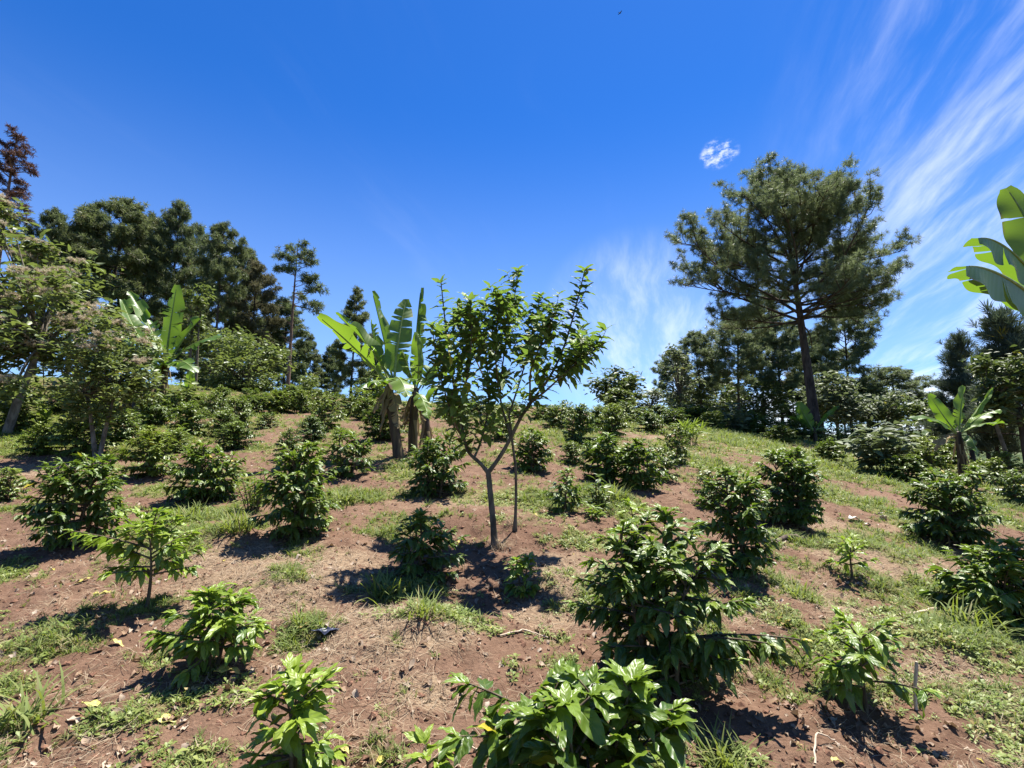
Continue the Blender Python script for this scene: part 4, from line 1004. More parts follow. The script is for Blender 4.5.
PINES = [  # label, trunk px, top px, distance, crown width px, kind
    ('pine at the left edge rising behind the flowering shrub', 30, 206, 40, 66, 0),
    ('broad dark pine with a full crown, tallest of the left wood', 96, 196, 43, 96, 0),
    ('dark pine with a narrow high crown next to the broad one', 160, 198, 45, 62, 1),
    ('slightly paler pine deep in the gap of the left wood', 186, 224, 55, 50, 4),
    ('round topped pine at the right shoulder of the left wood', 212, 220, 42, 64, 0),
    ('rusty brown pine between the round topped and the thin pine', 250, 262, 47, 66, 3),
    ('low bushy pine directly behind the thin reddish trunk', 282, 300, 52, 60, 1),
    ('distant small pine right of the thin reddish trunk', 308, 333, 62, 34, 2),
    ('distant small pine nearest the conical one', 325, 345, 64, 30, 2),
    ('conical bushy pine standing alone left of the central bananas', 350, 285, 44, 46, 2),
    ('pine filling the wood behind the left bananas', 130, 232, 56, 66, 1),
    ('pine half hidden behind the flowering shrub top', 62, 222, 58, 66, 4),
    ('rusty pine low in the wood above the pale leafy tree', 228, 288, 56, 54, 3),
    ('dark understorey pine behind the left bananas', 110, 300, 48, 60, 1),
    ('dark understorey pine behind the pale leafy tree', 262, 318, 58, 54, 0),
    ('dark understorey pine at the foot of the round topped pine', 195, 300, 50, 56, 2),
    ('slim pine with a leaning trunk left of the tall lone pine', 738, 308, 40, 74, 4),
    ('bushy pine at the left end of the right hand wood', 702, 330, 43, 64, 4),
    ('dense dark pine right of the tall lone pine', 850, 298, 38, 76, 4),
    ('pine straight behind the tall lone trunk', 782, 312, 46, 76, 4),
    ('pine showing between the lone trunk and the dense dark pine', 820, 330, 48, 66, 1),
    ('short pine low behind the leaning pine trunks', 722, 362, 50, 52, 2),
    ('low wide pine sloping down right of the dense dark pine', 900, 366, 37, 84, 4),
    ('short pine tucked beneath the dense dark pine', 875, 384, 42, 50, 1),
    ('low rusty pine under the branches of the tall lone pine', 795, 372, 52, 50, 3),
    ('low pine at the right end of the sloping wood', 938, 392, 36, 40, 2),
    ('far pine deep behind the pale leafy tree', 238, 322, 70, 44, 0), ('far slim pine right behind the thin reddish trunk', 296, 338, 74, 34, 1), ('far pine left of the thin reddish trunk', 270, 334, 72, 36, 4),
    ('far pine in the gap before the conical pine', 334, 338, 76, 30, 1), ('far pine just right of the conical pine', 372, 344, 72, 34, 0), ('far pine low between the left bananas and the round topped pine', 178, 300, 68, 50, 4),
    ('pine with a full crown behind the broad dark pine, towards the left edge', 72, 204, 50, 76, 1), ('pine closing the gap between the broad dark and the narrow crowned pine', 132, 210, 49, 62, 0), ('pine closing the gap left of the rusty shoulder pine', 236, 246, 50, 54, 1),
    ('pine rising in the right wood between slim and lone pine', 762, 312, 50, 60, 0), ('pine rising at the left end of the right wood behind the silvery tree', 676, 350, 48, 50, 4)]
used = set(); q = np.random.default_rng(12)
KW = [4.2 * 1.05, 3.6 * 1.1, 3.4 * 1.05, 4. * 1.05, 4.6 * 1.02]
for (lb, px, top, Yd, w, k) in PINES:
    f0 = at_y(px, 405, Yd); z0 = float(H(f0[0], Yd)) - .2; tz = at_y(px, top, Yd)[2] - z0; s = px2m(np.array([f0[0], Yd, tz * .7]))
    h = tz / 18.6; sx = w * s / 2 / KW[k]
    loc = (f0[0], Yd, z0); sx *= .98 if px < 260 else 1.; sc = (sx, sx, h); rz = q.uniform(0, 6.28)
    if k not in used:
        used.add(k); t = PP[k]; t['label'] = lb; t.location = loc; t.rotation_euler = (0, 0, rz); t.scale = sc
    else: dup(PP[k], lb, loc, rz, sc)

# pines of their own kind
def one_pine(name, label, px, top, Yd, w, seed, prof, mat, cb, nl, tuft, tpls, lean=0., **kw):
    f0 = at_y(px, 420, Yd); z0 = float(H(f0[0], Yd)); tz = at_y(px, top, Yd); s = px2m(np.array([f0[0], Yd, tz[2]]))
    t = thing(name, label, 'pine tree', (f0[0], Yd, z0))
    pine_parts(t, seed, tz[2] - z0, w * s / 2, cb, nl, tuft, prof, tpls, mat, lean=(lean * s, 0), **kw)
one_pine('dying_pine', 'reddish brown dying pine cut off by the left edge', -24, 136, 26, 42, 71, round_, 'needle_brown', .5, 34, .25, NT_FAR, bark='red_bark', r0=.2, sub=4, dens=.5, wob=.004, env=ENV[0])
one_pine('young_pine', 'young blue green pine with upright candles right of the open sky', 968, 342, 24, 52, 72, cone_, 'needle_blue', .12, 34, .36, NT_YOUNG, r0=.11, sub=4, dens=.9, el0=(.35, 1.0), upturn=.7)
one_pine('young_pine', 'smaller young pine between the banana plant and the right edge', 995, 372, 21, 34, 73, cone_, 'needle_blue', .1, 28, .36, NT_YOUNG, r0=.08, sub=3, dens=.9, el0=(.35, 1.0), upturn=.7, lean=-6)
one_pine('young_pine', 'larger soft green young pine cut off by the right edge', 1022, 322, 19, 74, 74, cone_, 'needle_blue', .2, 34, .45, NT_YOUNG, r0=.12, sub=4, dens=.9, el0=(.25, 1.0), upturn=.6, lean=-10)

# ------------------------------------------------------------------ broad leaved trees
L3 = [leaf_tpl(3, 2, .42, .25, .3, .05, k) for k in range(3)]
def broadleaf(name, label, cat, px, base, top, w, crown_lo, seed, leaf, nclump, per, mat, bark='bark', trunks=((0, 0),), r0=.06, Yd=None, flowers=0, spread=.16, skew=0., group=None):
    if Yd is None: B = at(px, base)
    else:
        f0 = at_y(px, base, Yd); B = np.array([f0[0], Yd, float(H(f0[0], Yd))])
    s = px2m(B); tz = at_y(px, top, B[1])[2] - B[2]; W = w * s; lo = at_y(px, crown_lo, B[1])[2] - B[2]; q = np.random.default_rng(seed)
    t = thing(name, label, cat, B, 0, 1, group); lv = MB(); pos = []; dr = []; tips = []
    forks = []
    for (tx, lean) in trunks:
        p0 = np.array([tx * s, 0, -.08]); p1 = np.array([tx * s + lean * s, 0, lo + (tz - lo) * .25])
        m_ = (p0 + p1) / 2 + np.array([-.15 * lean * s, 0, 0]); tm = MB(); tube(tm, bez(p0, m_, p1, 8), np.linspace(r0, r0 * .6, 8), 8); tm.build('trunk', M[bark], t); forks.append(p1)
    bms = [MB() for _ in forks]
    for k in range(nclump):
        a = q.uniform(0, 2 * PI); c = q.uniform(-1, 1); rr = q.uniform(.35, 1) ** .5; hh = (lo + tz) / 2 + (tz - lo) / 2 * c * rr
        fr = math.sqrt(max(.05, 1 - (c * rr) ** 2)); R_ = W / 2 * fr * q.uniform(.25, 1.) ** .6 * (.82 + .30 * math.sin(a * 3 + seed) * math.sin(c * 4 + seed * 1.7) + q.normal(0, .09)); hh += (tz - lo) * q.normal(0, .06)
        cpt = np.array([math.cos(a) * R_ + skew * s * (hh - lo) / max(tz - lo, .1), math.sin(a) * R_, hh]); fi = q.integers(len(forks)); f = forks[fi]
        tube(bms[fi], bez(f * 1.0, (f + cpt) / 2 + up * .1 * (tz - lo), cpt, 6), np.linspace(r0 * .38, r0 * .06, 6), 4, 0, False); tips.append(cpt)
        sp = spread * W * q.uniform(.6, 1.2)
        pc_ = int(per * q.uniform(.4, 1.6)); sp *= math.sqrt(pc_ / per)
        pos.append(cpt + q.normal(0, sp * .5, (pc_, 3)) * np.array([1, 1, .8])); dd_ = q.normal(0, 1, (pc_, 3)); dd_[:, 2] = np.abs(dd_[:, 2]) * .4 - .25; dr.append(dd_)
    for bm in bms:
        if bm.n: bm.build('branches', M[bark], t)
    pos = np.concatenate(pos); pos[:, 2] = np.maximum(pos[:, 2], .15); dr = np.concatenate(dr); N = len(pos)
    scatter(lv, L3, pos, dr, np.tile(up, (N, 1)) + q.normal(0, .45, (N, 3)), leaf * q.uniform(.6, 1.2, N), q.uniform(0, 1, N) ** 2 * .7, q.uniform(0, 1, N), q)
    lv.build('crown', M[mat], t)
    if flowers:
        fm = None; tips.sort(key=lambda v: (v[2] - lo) / (tz - lo) - .7 * v[1] / W + .8 * v[0] / W, reverse=True)
        for k in range(flowers):
            c0 = tips[k % len(tips)] + q.normal(0, spread * W * .22, 3) + np.array([.1, -.35, .45]) * spread * W
            if fm is None:
                mb_ = MB(); nn = 26; pp = q.normal(0, 1, (nn, 3)) * np.array([.55, .55, .22]); scatter(mb_, FT, pp, pp * .6 + up * .8 + q.normal(0, .4, (nn, 3)), q.normal(0, 1, (nn, 3)), .5, q.uniform(0, 1, nn), q.uniform(0, 1, nn), q)
                o = mb_.build('flower_head', M['flower'], t); fm = o
            else:
                o = fm.copy(); C.objects.link(o); o.parent = t
            o.location = tuple(c0); o.scale = (q.uniform(.7, 1.3) * leaf * .80,) * 3; o.rotation_euler = (q.normal(0, .2), q.normal(0, .2), q.uniform(0, 6))
    return t
FT = [needle_tpl(22, 80 + k, .045, 1.25, .1) for k in range(3)]
broadleaf('flowering_shrub', 'big leaning shrub with tan dried flower heads at the left edge', 'shrub', 6, 434, 214, 205, 398, 401, .23, 140, 70, 'pale_leaf', 'pale_bark', ((0, 22), (-22, -20)), .11, flowers=95, spread=.085, skew=-52)
broadleaf('flowering_shrub', 'smaller pale shrub with few flower heads on a thin curved trunk', 'shrub', 96, 458, 328, 112, 420, 402, .15, 80, 44, 'pale_leaf', 'pale_bark', ((0, -16), (3, 8)), .045, flowers=12, spread=.13)
broadleaf('leafy_tree', 'pale green leafy tree standing below the rusty pines', 'tree', 245, 412, 337, 76, 400, 403, .30, 60, 60, 'pale_leaf', 'bark', ((0, 0), (-6, -10)), .09, Yd=28)
broadleaf('leafy_tree', 'round topped sunlit tree on the ridge against the sky', 'tree', 618, 428, 373, 52, 415, 404, .42, 46, 50, 'mid_leaf', 'bark', ((0, 0),), .16, Yd=36)
broadleaf('leafy_tree', 'light yellow green tree in front of the round topped ridge tree', 'tree', 622, 430, 388, 28, 424, 409, .34, 26, 50, 'pale_leaf', 'bark', ((0, 0),), .1, Yd=33)
broadleaf('leafy_tree', 'pale wispy tree beside the round topped ridge tree', 'tree', 652, 425, 382, 34, 418, 405, .30, 26, 34, 'grey_leaf', 'pale_bark', ((0, 0),), .1, Yd=39)
broadleaf('leafy_tree', 'slender silvery tree at the left end of the right hand wood', 'tree', 681, 425, 345, 38, 412, 406, .30, 34, 36, 'grey_leaf', 'bark', ((0, 0),), .12, Yd=34)
broadleaf('leafy_tree', 'yellowish tree rising behind the glowing left banana leaf', 'tree', 186, 405, 282, 34, 345, 407, .30, 30, 45, 'pale_leaf', 'bark', ((0, 0), (8, -2)), .10, Yd=33)
broadleaf('leafy_tree', 'thin leaved tree leaning over the small right banana plant', 'tree', 1014, 478, 352, 60, 425, 408, .24, 50, 40, 'mid_leaf', 'bark', ((0, -16),), .07, Yd=17)
broadleaf('leafy_tree', 'grey green tree behind the trunk of the tall lone pine', 'tree', 838, 432, 374, 56, 420, 410, .36, 60, 44, 'grey_leaf', 'bark', ((0, 0),), .12, Yd=33)
broadleaf('leafy_tree', 'dull green tree at the foot of the left wood', 'tree', 215, 405, 330, 60, 395, 411, .36, 46, 44, 'mid_leaf', 'bark', ((0, 0),), .12, Yd=36)

UNDER = [('leafy dim tree filling the wood between its slim and bushy pines', 690, 388, 50, 44, 'mid_leaf'), ('grey green tree filling the wood left of the tall lone trunk', 745, 388, 56, 49, 'grey_leaf'), ('dull green tree filling the wood right of the tall lone trunk', 812, 392, 56, 50, 'mid_leaf'), ('dim tree at the foot of the dense dark pine', 868, 378, 56, 41, 'mid_leaf'),
    ('dim leafy tree low in the wood behind the leaning thin trunk', 715, 375, 70, 47, 'mid_leaf'), ('dim bushy tree just left of the tall lone trunk', 765, 378, 64, 45, 'mid_leaf'), ('dim bushy tree just right of the tall lone trunk', 845, 385, 60, 40, 'mid_leaf'),
    ('grey leaved low tree under the sloping right hand wood', 890, 396, 66, 34, 'grey_leaf'), ('dull low tree at the right end of the wood below the open sky', 935, 404, 56, 31, 'mid_leaf'), ('soft green low tree between the young pines', 985, 400, 60, 26, 'mid_leaf'),
    ('low leafy tree at the left wood edge behind the banana shoot', 200, 352, 60, 38, 'mid_leaf'), ('low leafy tree right of the thin reddish trunk', 305, 372, 44, 44, 'pale_leaf'), ('low dull tree between the conical pine and the central bananas', 372, 372, 36, 42, 'mid_leaf')]
for k, (lb, px, top, w_, Yd, mt) in enumerate(UNDER): broadleaf('leafy_tree', lb, 'tree', px, 428, top, w_, 422, 450 + k, .36, 40, 50, mt, 'bark', ((0, 0),), .1, Yd=Yd, group='low trees at the wood edge')

# ------------------------------------------------------------------ the tree in the middle
Bc = at(495, 546); Yc = Bc[1]; org = Bc.copy()
t = thing('shade_tree', 'small forked shade tree with upright leafy shoots in the middle of the field', 'tree', org)
pc = lambda px, py, d=0.: at_y(px, py, Yc + d) - org
q = np.random.default_rng(9)
def poly(pts, n=24):
    P_ = np.array([pc(*p) for p in pts]); tt = np.linspace(0, 1, len(P_)); u = np.linspace(0, 1, n)
    o = np.stack([np.interp(u, tt, P_[:, k]) for k in range(3)], -1)
    for _ in range(3): o[1:-1] = (o[:-2] + 2 * o[1:-1] + o[2:]) / 4
    return o
kc = px2m(Bc)
def limb(name, pts, r0, r1):
    o = poly(pts); m_ = MB(); rr_ = np.linspace(r0, r1, len(o)) * (1 + .06 * np.sin(np.arange(len(o)) * 1.9))
    if name == 'trunk': rr_[:5] *= np.array([1.7, 1.35, 1.2, 1.1, 1.04])
    tube(m_, o, rr_, 10); m_.build(name, M['bark'], t); return o
limb('trunk', [(495, 549, 0), (493, 520, 0), (490, 490, 0), (488, 470, 0)], .031, .025)
limb('trunk', [(515, 530, .25), (516, 500, .22), (516, 470, .15), (512, 440, .1), (509, 415, .1)], .015, .012)
LIMBS = [
 ('branch', [(488, 473, 0), (480, 462, 0), (468, 454, 0), (464, 440, -.05), (459, 410, -.1), (452, 380, -.15), (446, 330, -.2), (441, 283, -.25)], .020, .005),
 ('branch', [(474, 458, 0), (480, 445, .05), (487, 420, .1), (490, 390, .2), (484, 340, .3), (486, 300, .35)], .012, .004),
 ('branch', [(488, 473, 0), (498, 460, 0), (508, 444, 0), (519, 420, -.05), (530, 402, -.05), (550, 380, -.1), (566, 345, -.1), (576, 305, -.1), (585, 270, -.1)], .022, .005),
 ('branch', [(528, 404, -.05), (545, 392, -.2), (566, 372, -.35), (588, 354, -.45), (601, 347, -.5)], .011, .003),
 ('branch', [(512, 440, .1), (504, 415, .2), (499, 395, .25), (505, 345, .3), (513, 305, .3), (519, 270, .3)], .012, .004),
 ('branch', [(509, 415, .1), (522, 375, .35), (532, 335, .5), (540, 298, .6)], .010, .004),
 ('branch', [(464, 440, -.05), (455, 425, -.3), (447, 400, -.5), (436, 360, -.6), (432, 325, -.6)], .010, .003),
 ('branch', [(459, 410, -.1), (468, 375, -.4), (472, 335, -.5), (470, 300, -.5)], .010, .003),
 ('branch', [(530, 402, -.05), (530, 370, -.4), (545, 335, -.5), (558, 308, -.5)], .010, .003),
 ('branch', [(490, 390, .2), (476, 360, .5), (462, 330, .6), (458, 305, .6)], .009, .003),
 ('branch', [(499, 395, .25), (495, 355, -.2), (497, 320, -.4), (500, 296, -.4)], .009, .003),
 ('branch', [(550, 380, -.1), (572, 372, .2), (585, 360, .3), (590, 340, .3)], .008, .003)]
TL = [leaf_tpl(7, 4, .44, .26, .22, .08, k) for k in range(3)]
pos = []; dr = []; nr = []; sz = []; ag = []
tw = MB()
def shoot(o, u0, step, s0, tipn=4):
    L_ = np.concatenate([[0], np.cumsum(np.linalg.norm(np.diff(o, axis=0), axis=1))]); tot = L_[-1]; k = 0; d = u0 * tot
    while d < tot:
        p = np.array([np.interp(d, L_, o[:, j]) for j in range(3)]); tg = norm(np.array([np.interp(min(d + .05, tot), L_, o[:, j]) for j in range(3)]) - p + 1e-6 * up); u = d / tot
        a = k * 2.4 + q.normal(0, .3); sd = norm(np.cross(tg, [.3, .8, .2])); s2 = np.cross(tg, sd); out = sd * math.cos(a) + s2 * math.sin(a)
        pos.append(p); dr.append(out + tg * .35 + up * q.uniform(-.5, .4)); nr.append(tg * .6 + up * .9 + q.normal(0, .25, 3)); sz.append(s0 * q.uniform(.65, 1.12) * (1 - .3 * max(0, u - .8) / .2)); ag.append(np.clip(.08 + .85 * max(0, u - .7) / .3 + q.normal(0, .12), 0, 1)); k += 1
        d += step * q.uniform(.75, 1.25)
    for j in range(tipn):
        a = j * 1.7; pos.append(o[-1]); dr.append(np.array([math.cos(a), math.sin(a), q.uniform(.3, 1.3)])); nr.append(up + q.normal(0, .3, 3)); sz.append(s0 * q.uniform(.45, .8)); ag.append(q.uniform(.6, 1))
for (nm, pts, r0, r1) in LIMBS:
    o = limb(nm, pts, r0, r1)
    low = pts[0][0] < 476 or pts[-1][0] < 450
    shoot(o, .30 if low else .48, .022, .15)
    n_sh = 15
    for k in range(n_sh):
        u = (.24 if low else .36) + (.68 if low else .58) * (k + q.uniform(0, .8)) / n_sh; i_ = int(u * (len(o) - 1)); p = o[i_]
        a = q.uniform(0, 2 * PI); ln = q.uniform(.20, .46) * (1.15 - .75 * u); d = norm(np.array([math.cos(a), math.sin(a), q.uniform(.1, 1.6)]))
        sp = [p]
        for j in range(5): d = norm(d + up * q.uniform(.0, .22)); sp.append(sp[-1] + d * ln / 5)
        sp = np.array(sp); tube(tw, sp, np.linspace(.004, .002, 6), 4, 0, False); shoot(sp, .12, .034, .14, 3)
tw.build('twigs', M['bark'], t)
lv = MB(); N = len(pos); scatter(lv, TL, pos, np.array(dr), np.array(nr), sz, ag, q.uniform(0, 1, N), q); lv.build('leaves', M['tree_leaf'], t)
print('shade tree leaves', N)

# ------------------------------------------------------------------ small things
def fallen(label, px, py, size, mat, seed, rz=0., name='fallen_leaf', group=None, wid=.4, lift=.012):
    P_ = at(px, py); V, F_, L = leaf_tpl(10, 4, wid, .18, .25, .14, seed); V = V.copy(); V[:, 0] -= .5
    V[:, 2] += .09 * np.sin(V[:, 0] * 4 + seed); lf = np.zeros((len(V), 3)); lf[:, :2] = L
    q2 = np.random.default_rng(seed); m_ = MB(); m_.add(V, F_, lf, q2.uniform(0, .9)); o = m_.build(name, M[mat])
    md = o.modifiers.new('thickness', 'SOLIDIFY'); md.thickness = .012
    o.location = (P_[0], P_[1], P_[2] + lift + .03 * size); o.scale = (size,) * 3; o.rotation_euler = (q2.normal(0, .15) + .12, q2.normal(0, .2), rz)
    tag(o, label, 'leaf', group)
FG = 'fallen leaves on the soil'
for k, a in enumerate([('pale yellow fallen leaf below the weed patch, near the bottom corner', 97, 716, .13, 'yellow_leaf', .3),
    ('yellow green fallen leaf below the shadow of the flat topped bush', 173, 730, .14, 'yellow_leaf', .4), ('yellow fallen leaf uphill of the lopsided sapling stem', 101, 601, .12, 'yellow_leaf', .1),
    ('small yellow fallen leaf left of the lopsided sapling', 83, 584, .11, 'yellow_leaf', 1.), ('long green yellow leaf pointing uphill right of the flat topped bush shadow', 230, 687, .16, 'yellow_leaf', .7),
    ('pale leaf at the end of the lopsided sapling shadow', 117, 651, .09, 'yellow_leaf', .0), ('reddish brown curled leaf at the end of the sapling shadow', 98, 658, .08, 'brown_leaf', 1.2),
    ('pinkish dry leaf below the rounded left bush', 41, 576, .16, 'brown_leaf', .5), ('reddish upright leaf on bare soil near the bottom left weeds', 97, 708, .07, 'brown_leaf', 1.5),
    ('yellow leaf lying in shade at the end of the big bush low branch', 737, 670, .09, 'yellow_leaf', .8), ('yellow leaf at the left bottom edge', 343, 757, .08, 'yellow_leaf', -.6),
    ('small yellow leaf at the bottom edge right of the nearest bush', 838, 764, .07, 'yellow_leaf', .3), ('brown leaf on the soil left of the saplings stake', 790, 705, .08, 'brown_leaf', .4),
    ('pale brown leaf on bare soil left of the nearest bush', 402, 678, .07, 'brown_leaf', 2.)]):
    fallen(a[0], a[1], a[2], a[3], a[4], 500 + k, a[5], group=FG)
WG = 'bleached leaves in a row on the grass'
for k, (px, py, s, lb) in enumerate([(857, 522, .22, 'largest bleached white leaf, leftmost of the row below the grassy slope'), (883, 521, .17, 'bleached leaf second in the row, standing on edge'), (878, 516, .13, 'small bleached leaf just uphill of the second one'),
        (897, 517, .15, 'bleached leaf in the middle of the row with a curled rim'), (905, 521, .12, 'narrow bleached leaf near the broad dark right bush'), (922, 524, .15, 'bleached leaf at the foot of the broad dark right bush'), (868, 526, .10, 'little bleached scrap of leaf between the two biggest')]):
    fallen(lb, px, py, s, 'white_leaf', 530 + k, k * 1.1, group=WG, lift=.02, wid=.5)
fallen('bleached leaf on the soil right of the tall dark bush', 772, 565, .13, 'white_leaf', 545, .4, group=FG)
fallen('round pinkish clod like leaf on the soil uphill of the bleached leaf', 783, 548, .13, 'brown_leaf', 546, .4, group=FG, wid=.7)

def stick(label, pts, r0, r1, mat='wood', name='stick', cat='stick', up0=None, seed=0):
    W_ = []
    for (px, py, dz) in pts:
        P_ = at(px, py); P_[2] += dz; W_.append(P_)
    W_ = np.array(W_); o0 = W_[0].copy(); n = 12; tt = np.linspace(0, 1, len(W_)); u = np.linspace(0, 1, n)
    o = np.stack([np.interp(u, tt, W_[:, k]) for k in range(3)], -1) - o0; q2 = np.random.default_rng(seed)
    o[1:-1] += q2.normal(0, r0 * .35, (n - 2, 3)); m_ = MB(); tube(m_, o, np.linspace(r0, r1, n) * (1 + .12 * np.sin(u * 17 + seed)), 8)
    ob = m_.build(name, M[mat]); ob.location = tuple(o0); tag(ob, label, cat); return ob
Ps = at(916, 712); ks = px2m(Ps)
m_ = MB(); hh = 44 * ks; tube(m_, [(0, 0, -.08), (.004, 0, hh * .4), (.03, .01, hh * .8), (.036, .01, hh)], [.009, .008, .009, .007], 7)
o = m_.build('wooden_stake', M['wood']); o.location = tuple(Ps); tag(o, 'pale wooden stake driven upright into the soil beside a sapling', 'stake')
Ps = at(640, 488); ks = px2m(Ps); m_ = MB(); tube(m_, [(0, 0, -.03), (-.05, .02, .10), (-12 * ks, .05, 26 * ks)], [.016, .014, .010], 6)
o = m_.build('leaning_stick', M['wood']); o.location = tuple(Ps); tag(o, 'pale stick leaning out of the grey pair of coffee bushes', 'stick')
stick('dark dead branch lying on the soil right of the tall dark bush', [(775, 545, .02), (790, 541, .04), (806, 543, .02)], .030, .018, 'dark_wood', seed=1)
stick('thin pale stalk lying on the soil below the hanging leaf sapling', [(815, 762, .0), (817, 745, .05), (835, 744, .015)], .005, .003, seed=2)
stick('pale stick lying across the mulch uphill of the pale stake', [(900, 622, .015), (918, 616, .03), (936, 607, .015)], .012, .007, seed=3)
stick('dark twig lying on bare soil right of the flat topped bush shadow', [(228, 712, .01), (240, 704, .025), (250, 700, .01)], .007, .004, 'dark_wood', seed=4)
stick('thin stick lying on the soil left of the big dark bush', [(500, 640, .01), (525, 634, .02), (548, 636, .01)], .006, .004, seed=5)
stick('pale straight stick on the straw left of the nearest coffee bush', [(455, 752, .01), (470, 748, .02), (486, 749, .01)], .005, .004, seed=6)
stick('dead stick lying on the mulch near the tall dark bush', [(690, 606, .01), (710, 600, .03), (726, 592, .01)], .007, .004, 'dark_wood', seed=7)

# crumpled dark plastic
Pp = at(327, 643); q2 = np.random.default_rng(8); n = 9
U, Vv = np.meshgrid(np.linspace(-1, 1, n), np.linspace(-1, 1, n), indexing='ij')
Zp = .35 * (fbm(U * 2.2 + 5, Vv * 2.2, 3, 3) * 2 - .6) + .2 * q2.uniform(0, 1, U.shape)
i = np.arange(n - 1)[:, None] * n; j = np.arange(n - 1)[None]
m_ = MB(); m_.add(np.stack([U * (1 + .2 * q2.uniform(-1, 1, U.shape)), Vv * .7 + .3 * U, Zp], -1).reshape(-1, 3) * .07, np.stack([i + j, i + n + j, i + n + j + 1, i + j + 1], -1).reshape(-1, 4))
o = m_.build('plastic_scrap', M['plastic'], smooth=False); md = o.modifiers.new('thickness', 'SOLIDIFY'); md.thickness = .002
o.location = (Pp[0], Pp[1], Pp[2] + .01); tag(o, 'crumpled scrap of dark bluish plastic on the weedy soil', 'plastic scrap')

# the bird high up
Pb = ray(620, 13); Pb = Pb / Pb[1] * 45
t = thing('bird', 'tiny dark bird gliding high in the blue sky', 'bird', Pb, .5, .6)
m_ = MB(); a = np.linspace(0, 1, 10); tube(m_, np.stack([a * .42 - .21, a * 0, .02 * np.sin(a * PI)], -1), .055 * np.sin(PI * np.clip(a, .04, .97)) ** .7 + .004, 8)
for sgn in (-1, 1):
    V = [(.10, sgn * .03, .02), (-.07, sgn * .03, .02), (.12, sgn * .22, .10), (-.04, sgn * .22, .10), (.02, sgn * .48, .07), (-.05, sgn * .44, .07)]
    V2 = np.array(V); V2 = np.concatenate([V2, V2 - [0, 0, .012]])
    F2 = [[0, 2, 3, 1], [2, 4, 5, 3], [6, 7, 9, 8], [8, 9, 11, 10], [0, 6, 8, 2], [2, 8, 10, 4], [4, 10, 11, 5], [5, 11, 9, 3], [3, 9, 7, 1]]
    w_ = MB(); w_.add(V2, F2); w_.build('wing', M['bird'], t)
V2 = np.array([(-.16, .02, 0), (-.16, -.02, 0), (-.33, .07, 0), (-.33, -.07, 0)]); V2 = np.concatenate([V2, V2 - [0, 0, .012]])
w_ = MB(); w_.add(V2, [[0, 1, 3, 2], [4, 6, 7, 5], [2, 3, 7, 6], [0, 2, 6, 4], [1, 5, 7, 3]]); w_.build('tail', M['bird'], t)
m_.build('body', M['bird'], t)

# ------------------------------------------------------------------ camera, sun, sky
cam = bpy.data.cameras.new('camera'); cam.sensor_width = 36; cam.lens = 36 * FPX / 1024; cam.clip_end = 20000; cam.clip_start = .05
co = bpy.data.objects.new('camera', cam); C.objects.link(co); co.rotation_euler = (math.radians(90) + PITCH, 0, 0); SC.camera = co

SUN_EL, SUN_AZ = 69., 40.     # azimuth measured from straight ahead, clockwise
sd = Vector((math.sin(math.radians(SUN_AZ)) * math.cos(math.radians(SUN_EL)), math.cos(math.radians(SUN_AZ)) * math.cos(math.radians(SUN_EL)), math.sin(math.radians(SUN_EL))))
sl = bpy.data.lights.new('sun', 'SUN'); sl.energy = 4.9; sl.angle = math.radians(.53); sl.color = (1., .955, .88)
so = bpy.data.objects.new('sun', sl); C.objects.link(so); so.rotation_euler = sd.to_track_quat('Z', 'Y').to_euler(); so.location = (0, 0, 40)

w = bpy.data.worlds.new('World'); SC.world = w; w.use_nodes = True
nt = w.node_tree; nt.nodes.clear(); b = NB(nt); n = nt.nodes.new; l = nt.links.new
sky = n('ShaderNodeTexSky'); sky.sky_type = 'NISHITA'; sky.sun_disc = False; sky.sun_elevation = math.radians(SUN_EL); sky.sun_rotation = math.radians(SUN_AZ)
sky.altitude = 1400; sky.air_density = 1.0; sky.dust_density = .3; sky.ozone_density = 3.
hs = n('ShaderNodeHueSaturation'); hs.inputs['Saturation'].default_value = 1.3; l(sky.outputs[0], hs.inputs['Color'])
tc = n('ShaderNodeTexCoord'); D = b.vmath('NORMALIZE', tc.outputs['Generated'])
dx, dy, dz = b.sep(D)
zz = b.math('ADD', b.math('MAXIMUM', dz, 0.), .12)
px_ = b.math('DIVIDE', dx, zz); py_ = b.math('DIVIDE', dy, zz)
# plane coordinates turned so that u runs along the wind
ca, sa = math.cos(math.radians(16)), math.sin(math.radians(16))
uu = b.math('ADD', b.math('MULTIPLY', px_, sa), b.math('MULTIPLY', py_, ca))
vv = b.math('SUBTRACT', b.math('MULTIPLY', px_, ca), b.math('MULTIPLY', py_, sa))
warp = b.noise(b.comb(uu, vv, 0.), 1.3, 3)
w1 = b.math('MULTIPLY', b.math('SUBTRACT', warp, .5), .7)
n1 = b.noise(b.comb(b.math('MULTIPLY', uu, .75), b.math('ADD', b.math('MULTIPLY', vv, 4.6), w1), 3.), 1.6, 8, .62)
n2 = b.noise(b.comb(b.math('MULTIPLY', uu, .5), b.math('ADD', b.math('MULTIPLY', vv, 1.4), w1), 8.), 1.5, 4, .5)
n3 = b.noise(b.comb(b.math('MULTIPLY', uu, 3.), b.math('MULTIPLY', vv, 15.), 1.), 1.8, 6, .7)
right = b.ramp(vv, .18, .85)
mask = b.math('ADD', b.math('MULTIPLY', right, b.ramp(n2, .24, .60)), b.math('MULTIPLY', b.ramp(n2, .5, .75), .10))
cir = b.math('MULTIPLY', b.ramp(n1, .38, .78), mask)
cir = b.math('MULTIPLY', cir, b.math('ADD', .45, b.math('MULTIPLY', n3, 1.)))
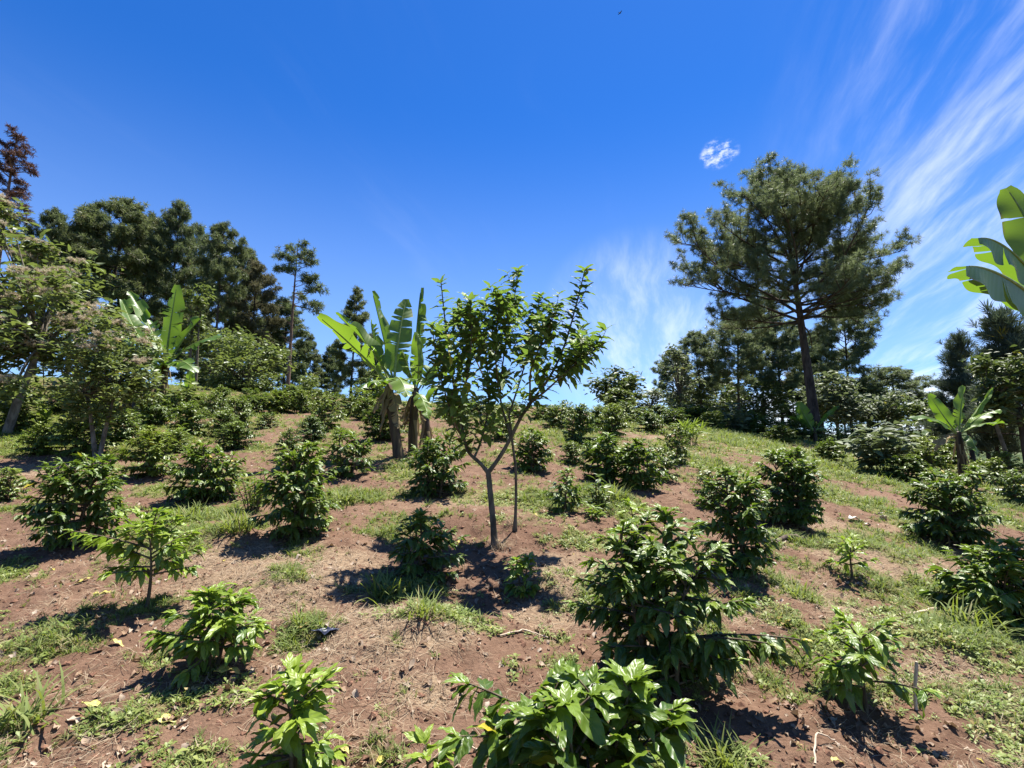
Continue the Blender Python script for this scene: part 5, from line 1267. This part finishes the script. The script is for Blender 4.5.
# thin veil low in the middle
def gauss(d, s, amt):
    dn = b.vmath('DOT_PRODUCT', D, tuple(float(c) for c in d / np.linalg.norm(d)))
    return b.math('MULTIPLY', b.ramp(dn, math.cos(s), 1.), amt)
veil = b.math('MULTIPLY', gauss(ray(636, 330), .20, .48), b.math('ADD', b.math('MULTIPLY', b.ramp(n1, .35, .72), .75), .12))
puff_n = b.noise(b.comb(b.math('ADD', dx, 3.17), dy, b.math('MULTIPLY', dz, 1.7)), 48., 6, .68)
puff = b.math('MULTIPLY', b.math('MAXIMUM', gauss(ray(717, 154), .030, 1.), b.math('MAXIMUM', gauss(ray(727, 151), .024, .9), gauss(ray(709, 158), .020, .9))), b.ramp(puff_n, .36, .70))
puff = b.math('MULTIPLY', b.ramp(puff, .0, .9), .62)
low = b.math('MULTIPLY', b.ramp(dz, .14, .08), b.ramp(b.noise(b.comb(b.math('MULTIPLY', dx, 1.), b.math('MULTIPLY', dy, 1.), b.math('MULTIPLY', dz, 2.6)), 7., 5), .47, .56))
low = b.math('MULTIPLY', low, b.ramp(dx, .12, .3))
cl = b.math('ADD', b.math('MULTIPLY', cir, .48), b.math('ADD', veil, b.math('ADD', puff, b.math('MULTIPLY', low, .6))), clamp=True)
tint = b.mix(1., hs.outputs[0], (.67, .96, 1.34), 'MULTIPLY')
hz = b.math('MULTIPLY', b.ramp(dz, .60, .0), .36)
skyc = b.mix(hz, tint, (5.6, 7.2, 9.2))
skyc = b.mix(b.math('MULTIPLY', cl, .92), skyc, (9.6, 9.9, 10.3))
bg = n('ShaderNodeBackground'); l(skyc, bg.inputs['Color']); bg.inputs['Strength'].default_value = .054
l(bg.outputs[0], n('ShaderNodeOutputWorld').inputs[0])

SC.view_settings.view_transform = 'Standard'; SC.view_settings.look = 'None'; SC.view_settings.exposure = 1.5; SC.view_settings.gamma = 1.
cy = SC.cycles
SC.render.engine = 'CYCLES'
cy.max_bounces = 6; cy.diffuse_bounces = 3; cy.glossy_bounces = 2; cy.transmission_bounces = 4; cy.transparent_max_bounces = 4
cy.caustics_reflective = False; cy.caustics_refractive = False
cy.use_denoising = True; cy.denoiser = 'OPENIMAGEDENOISE'; cy.denoising_input_passes = 'RGB_ALBEDO_NORMAL'
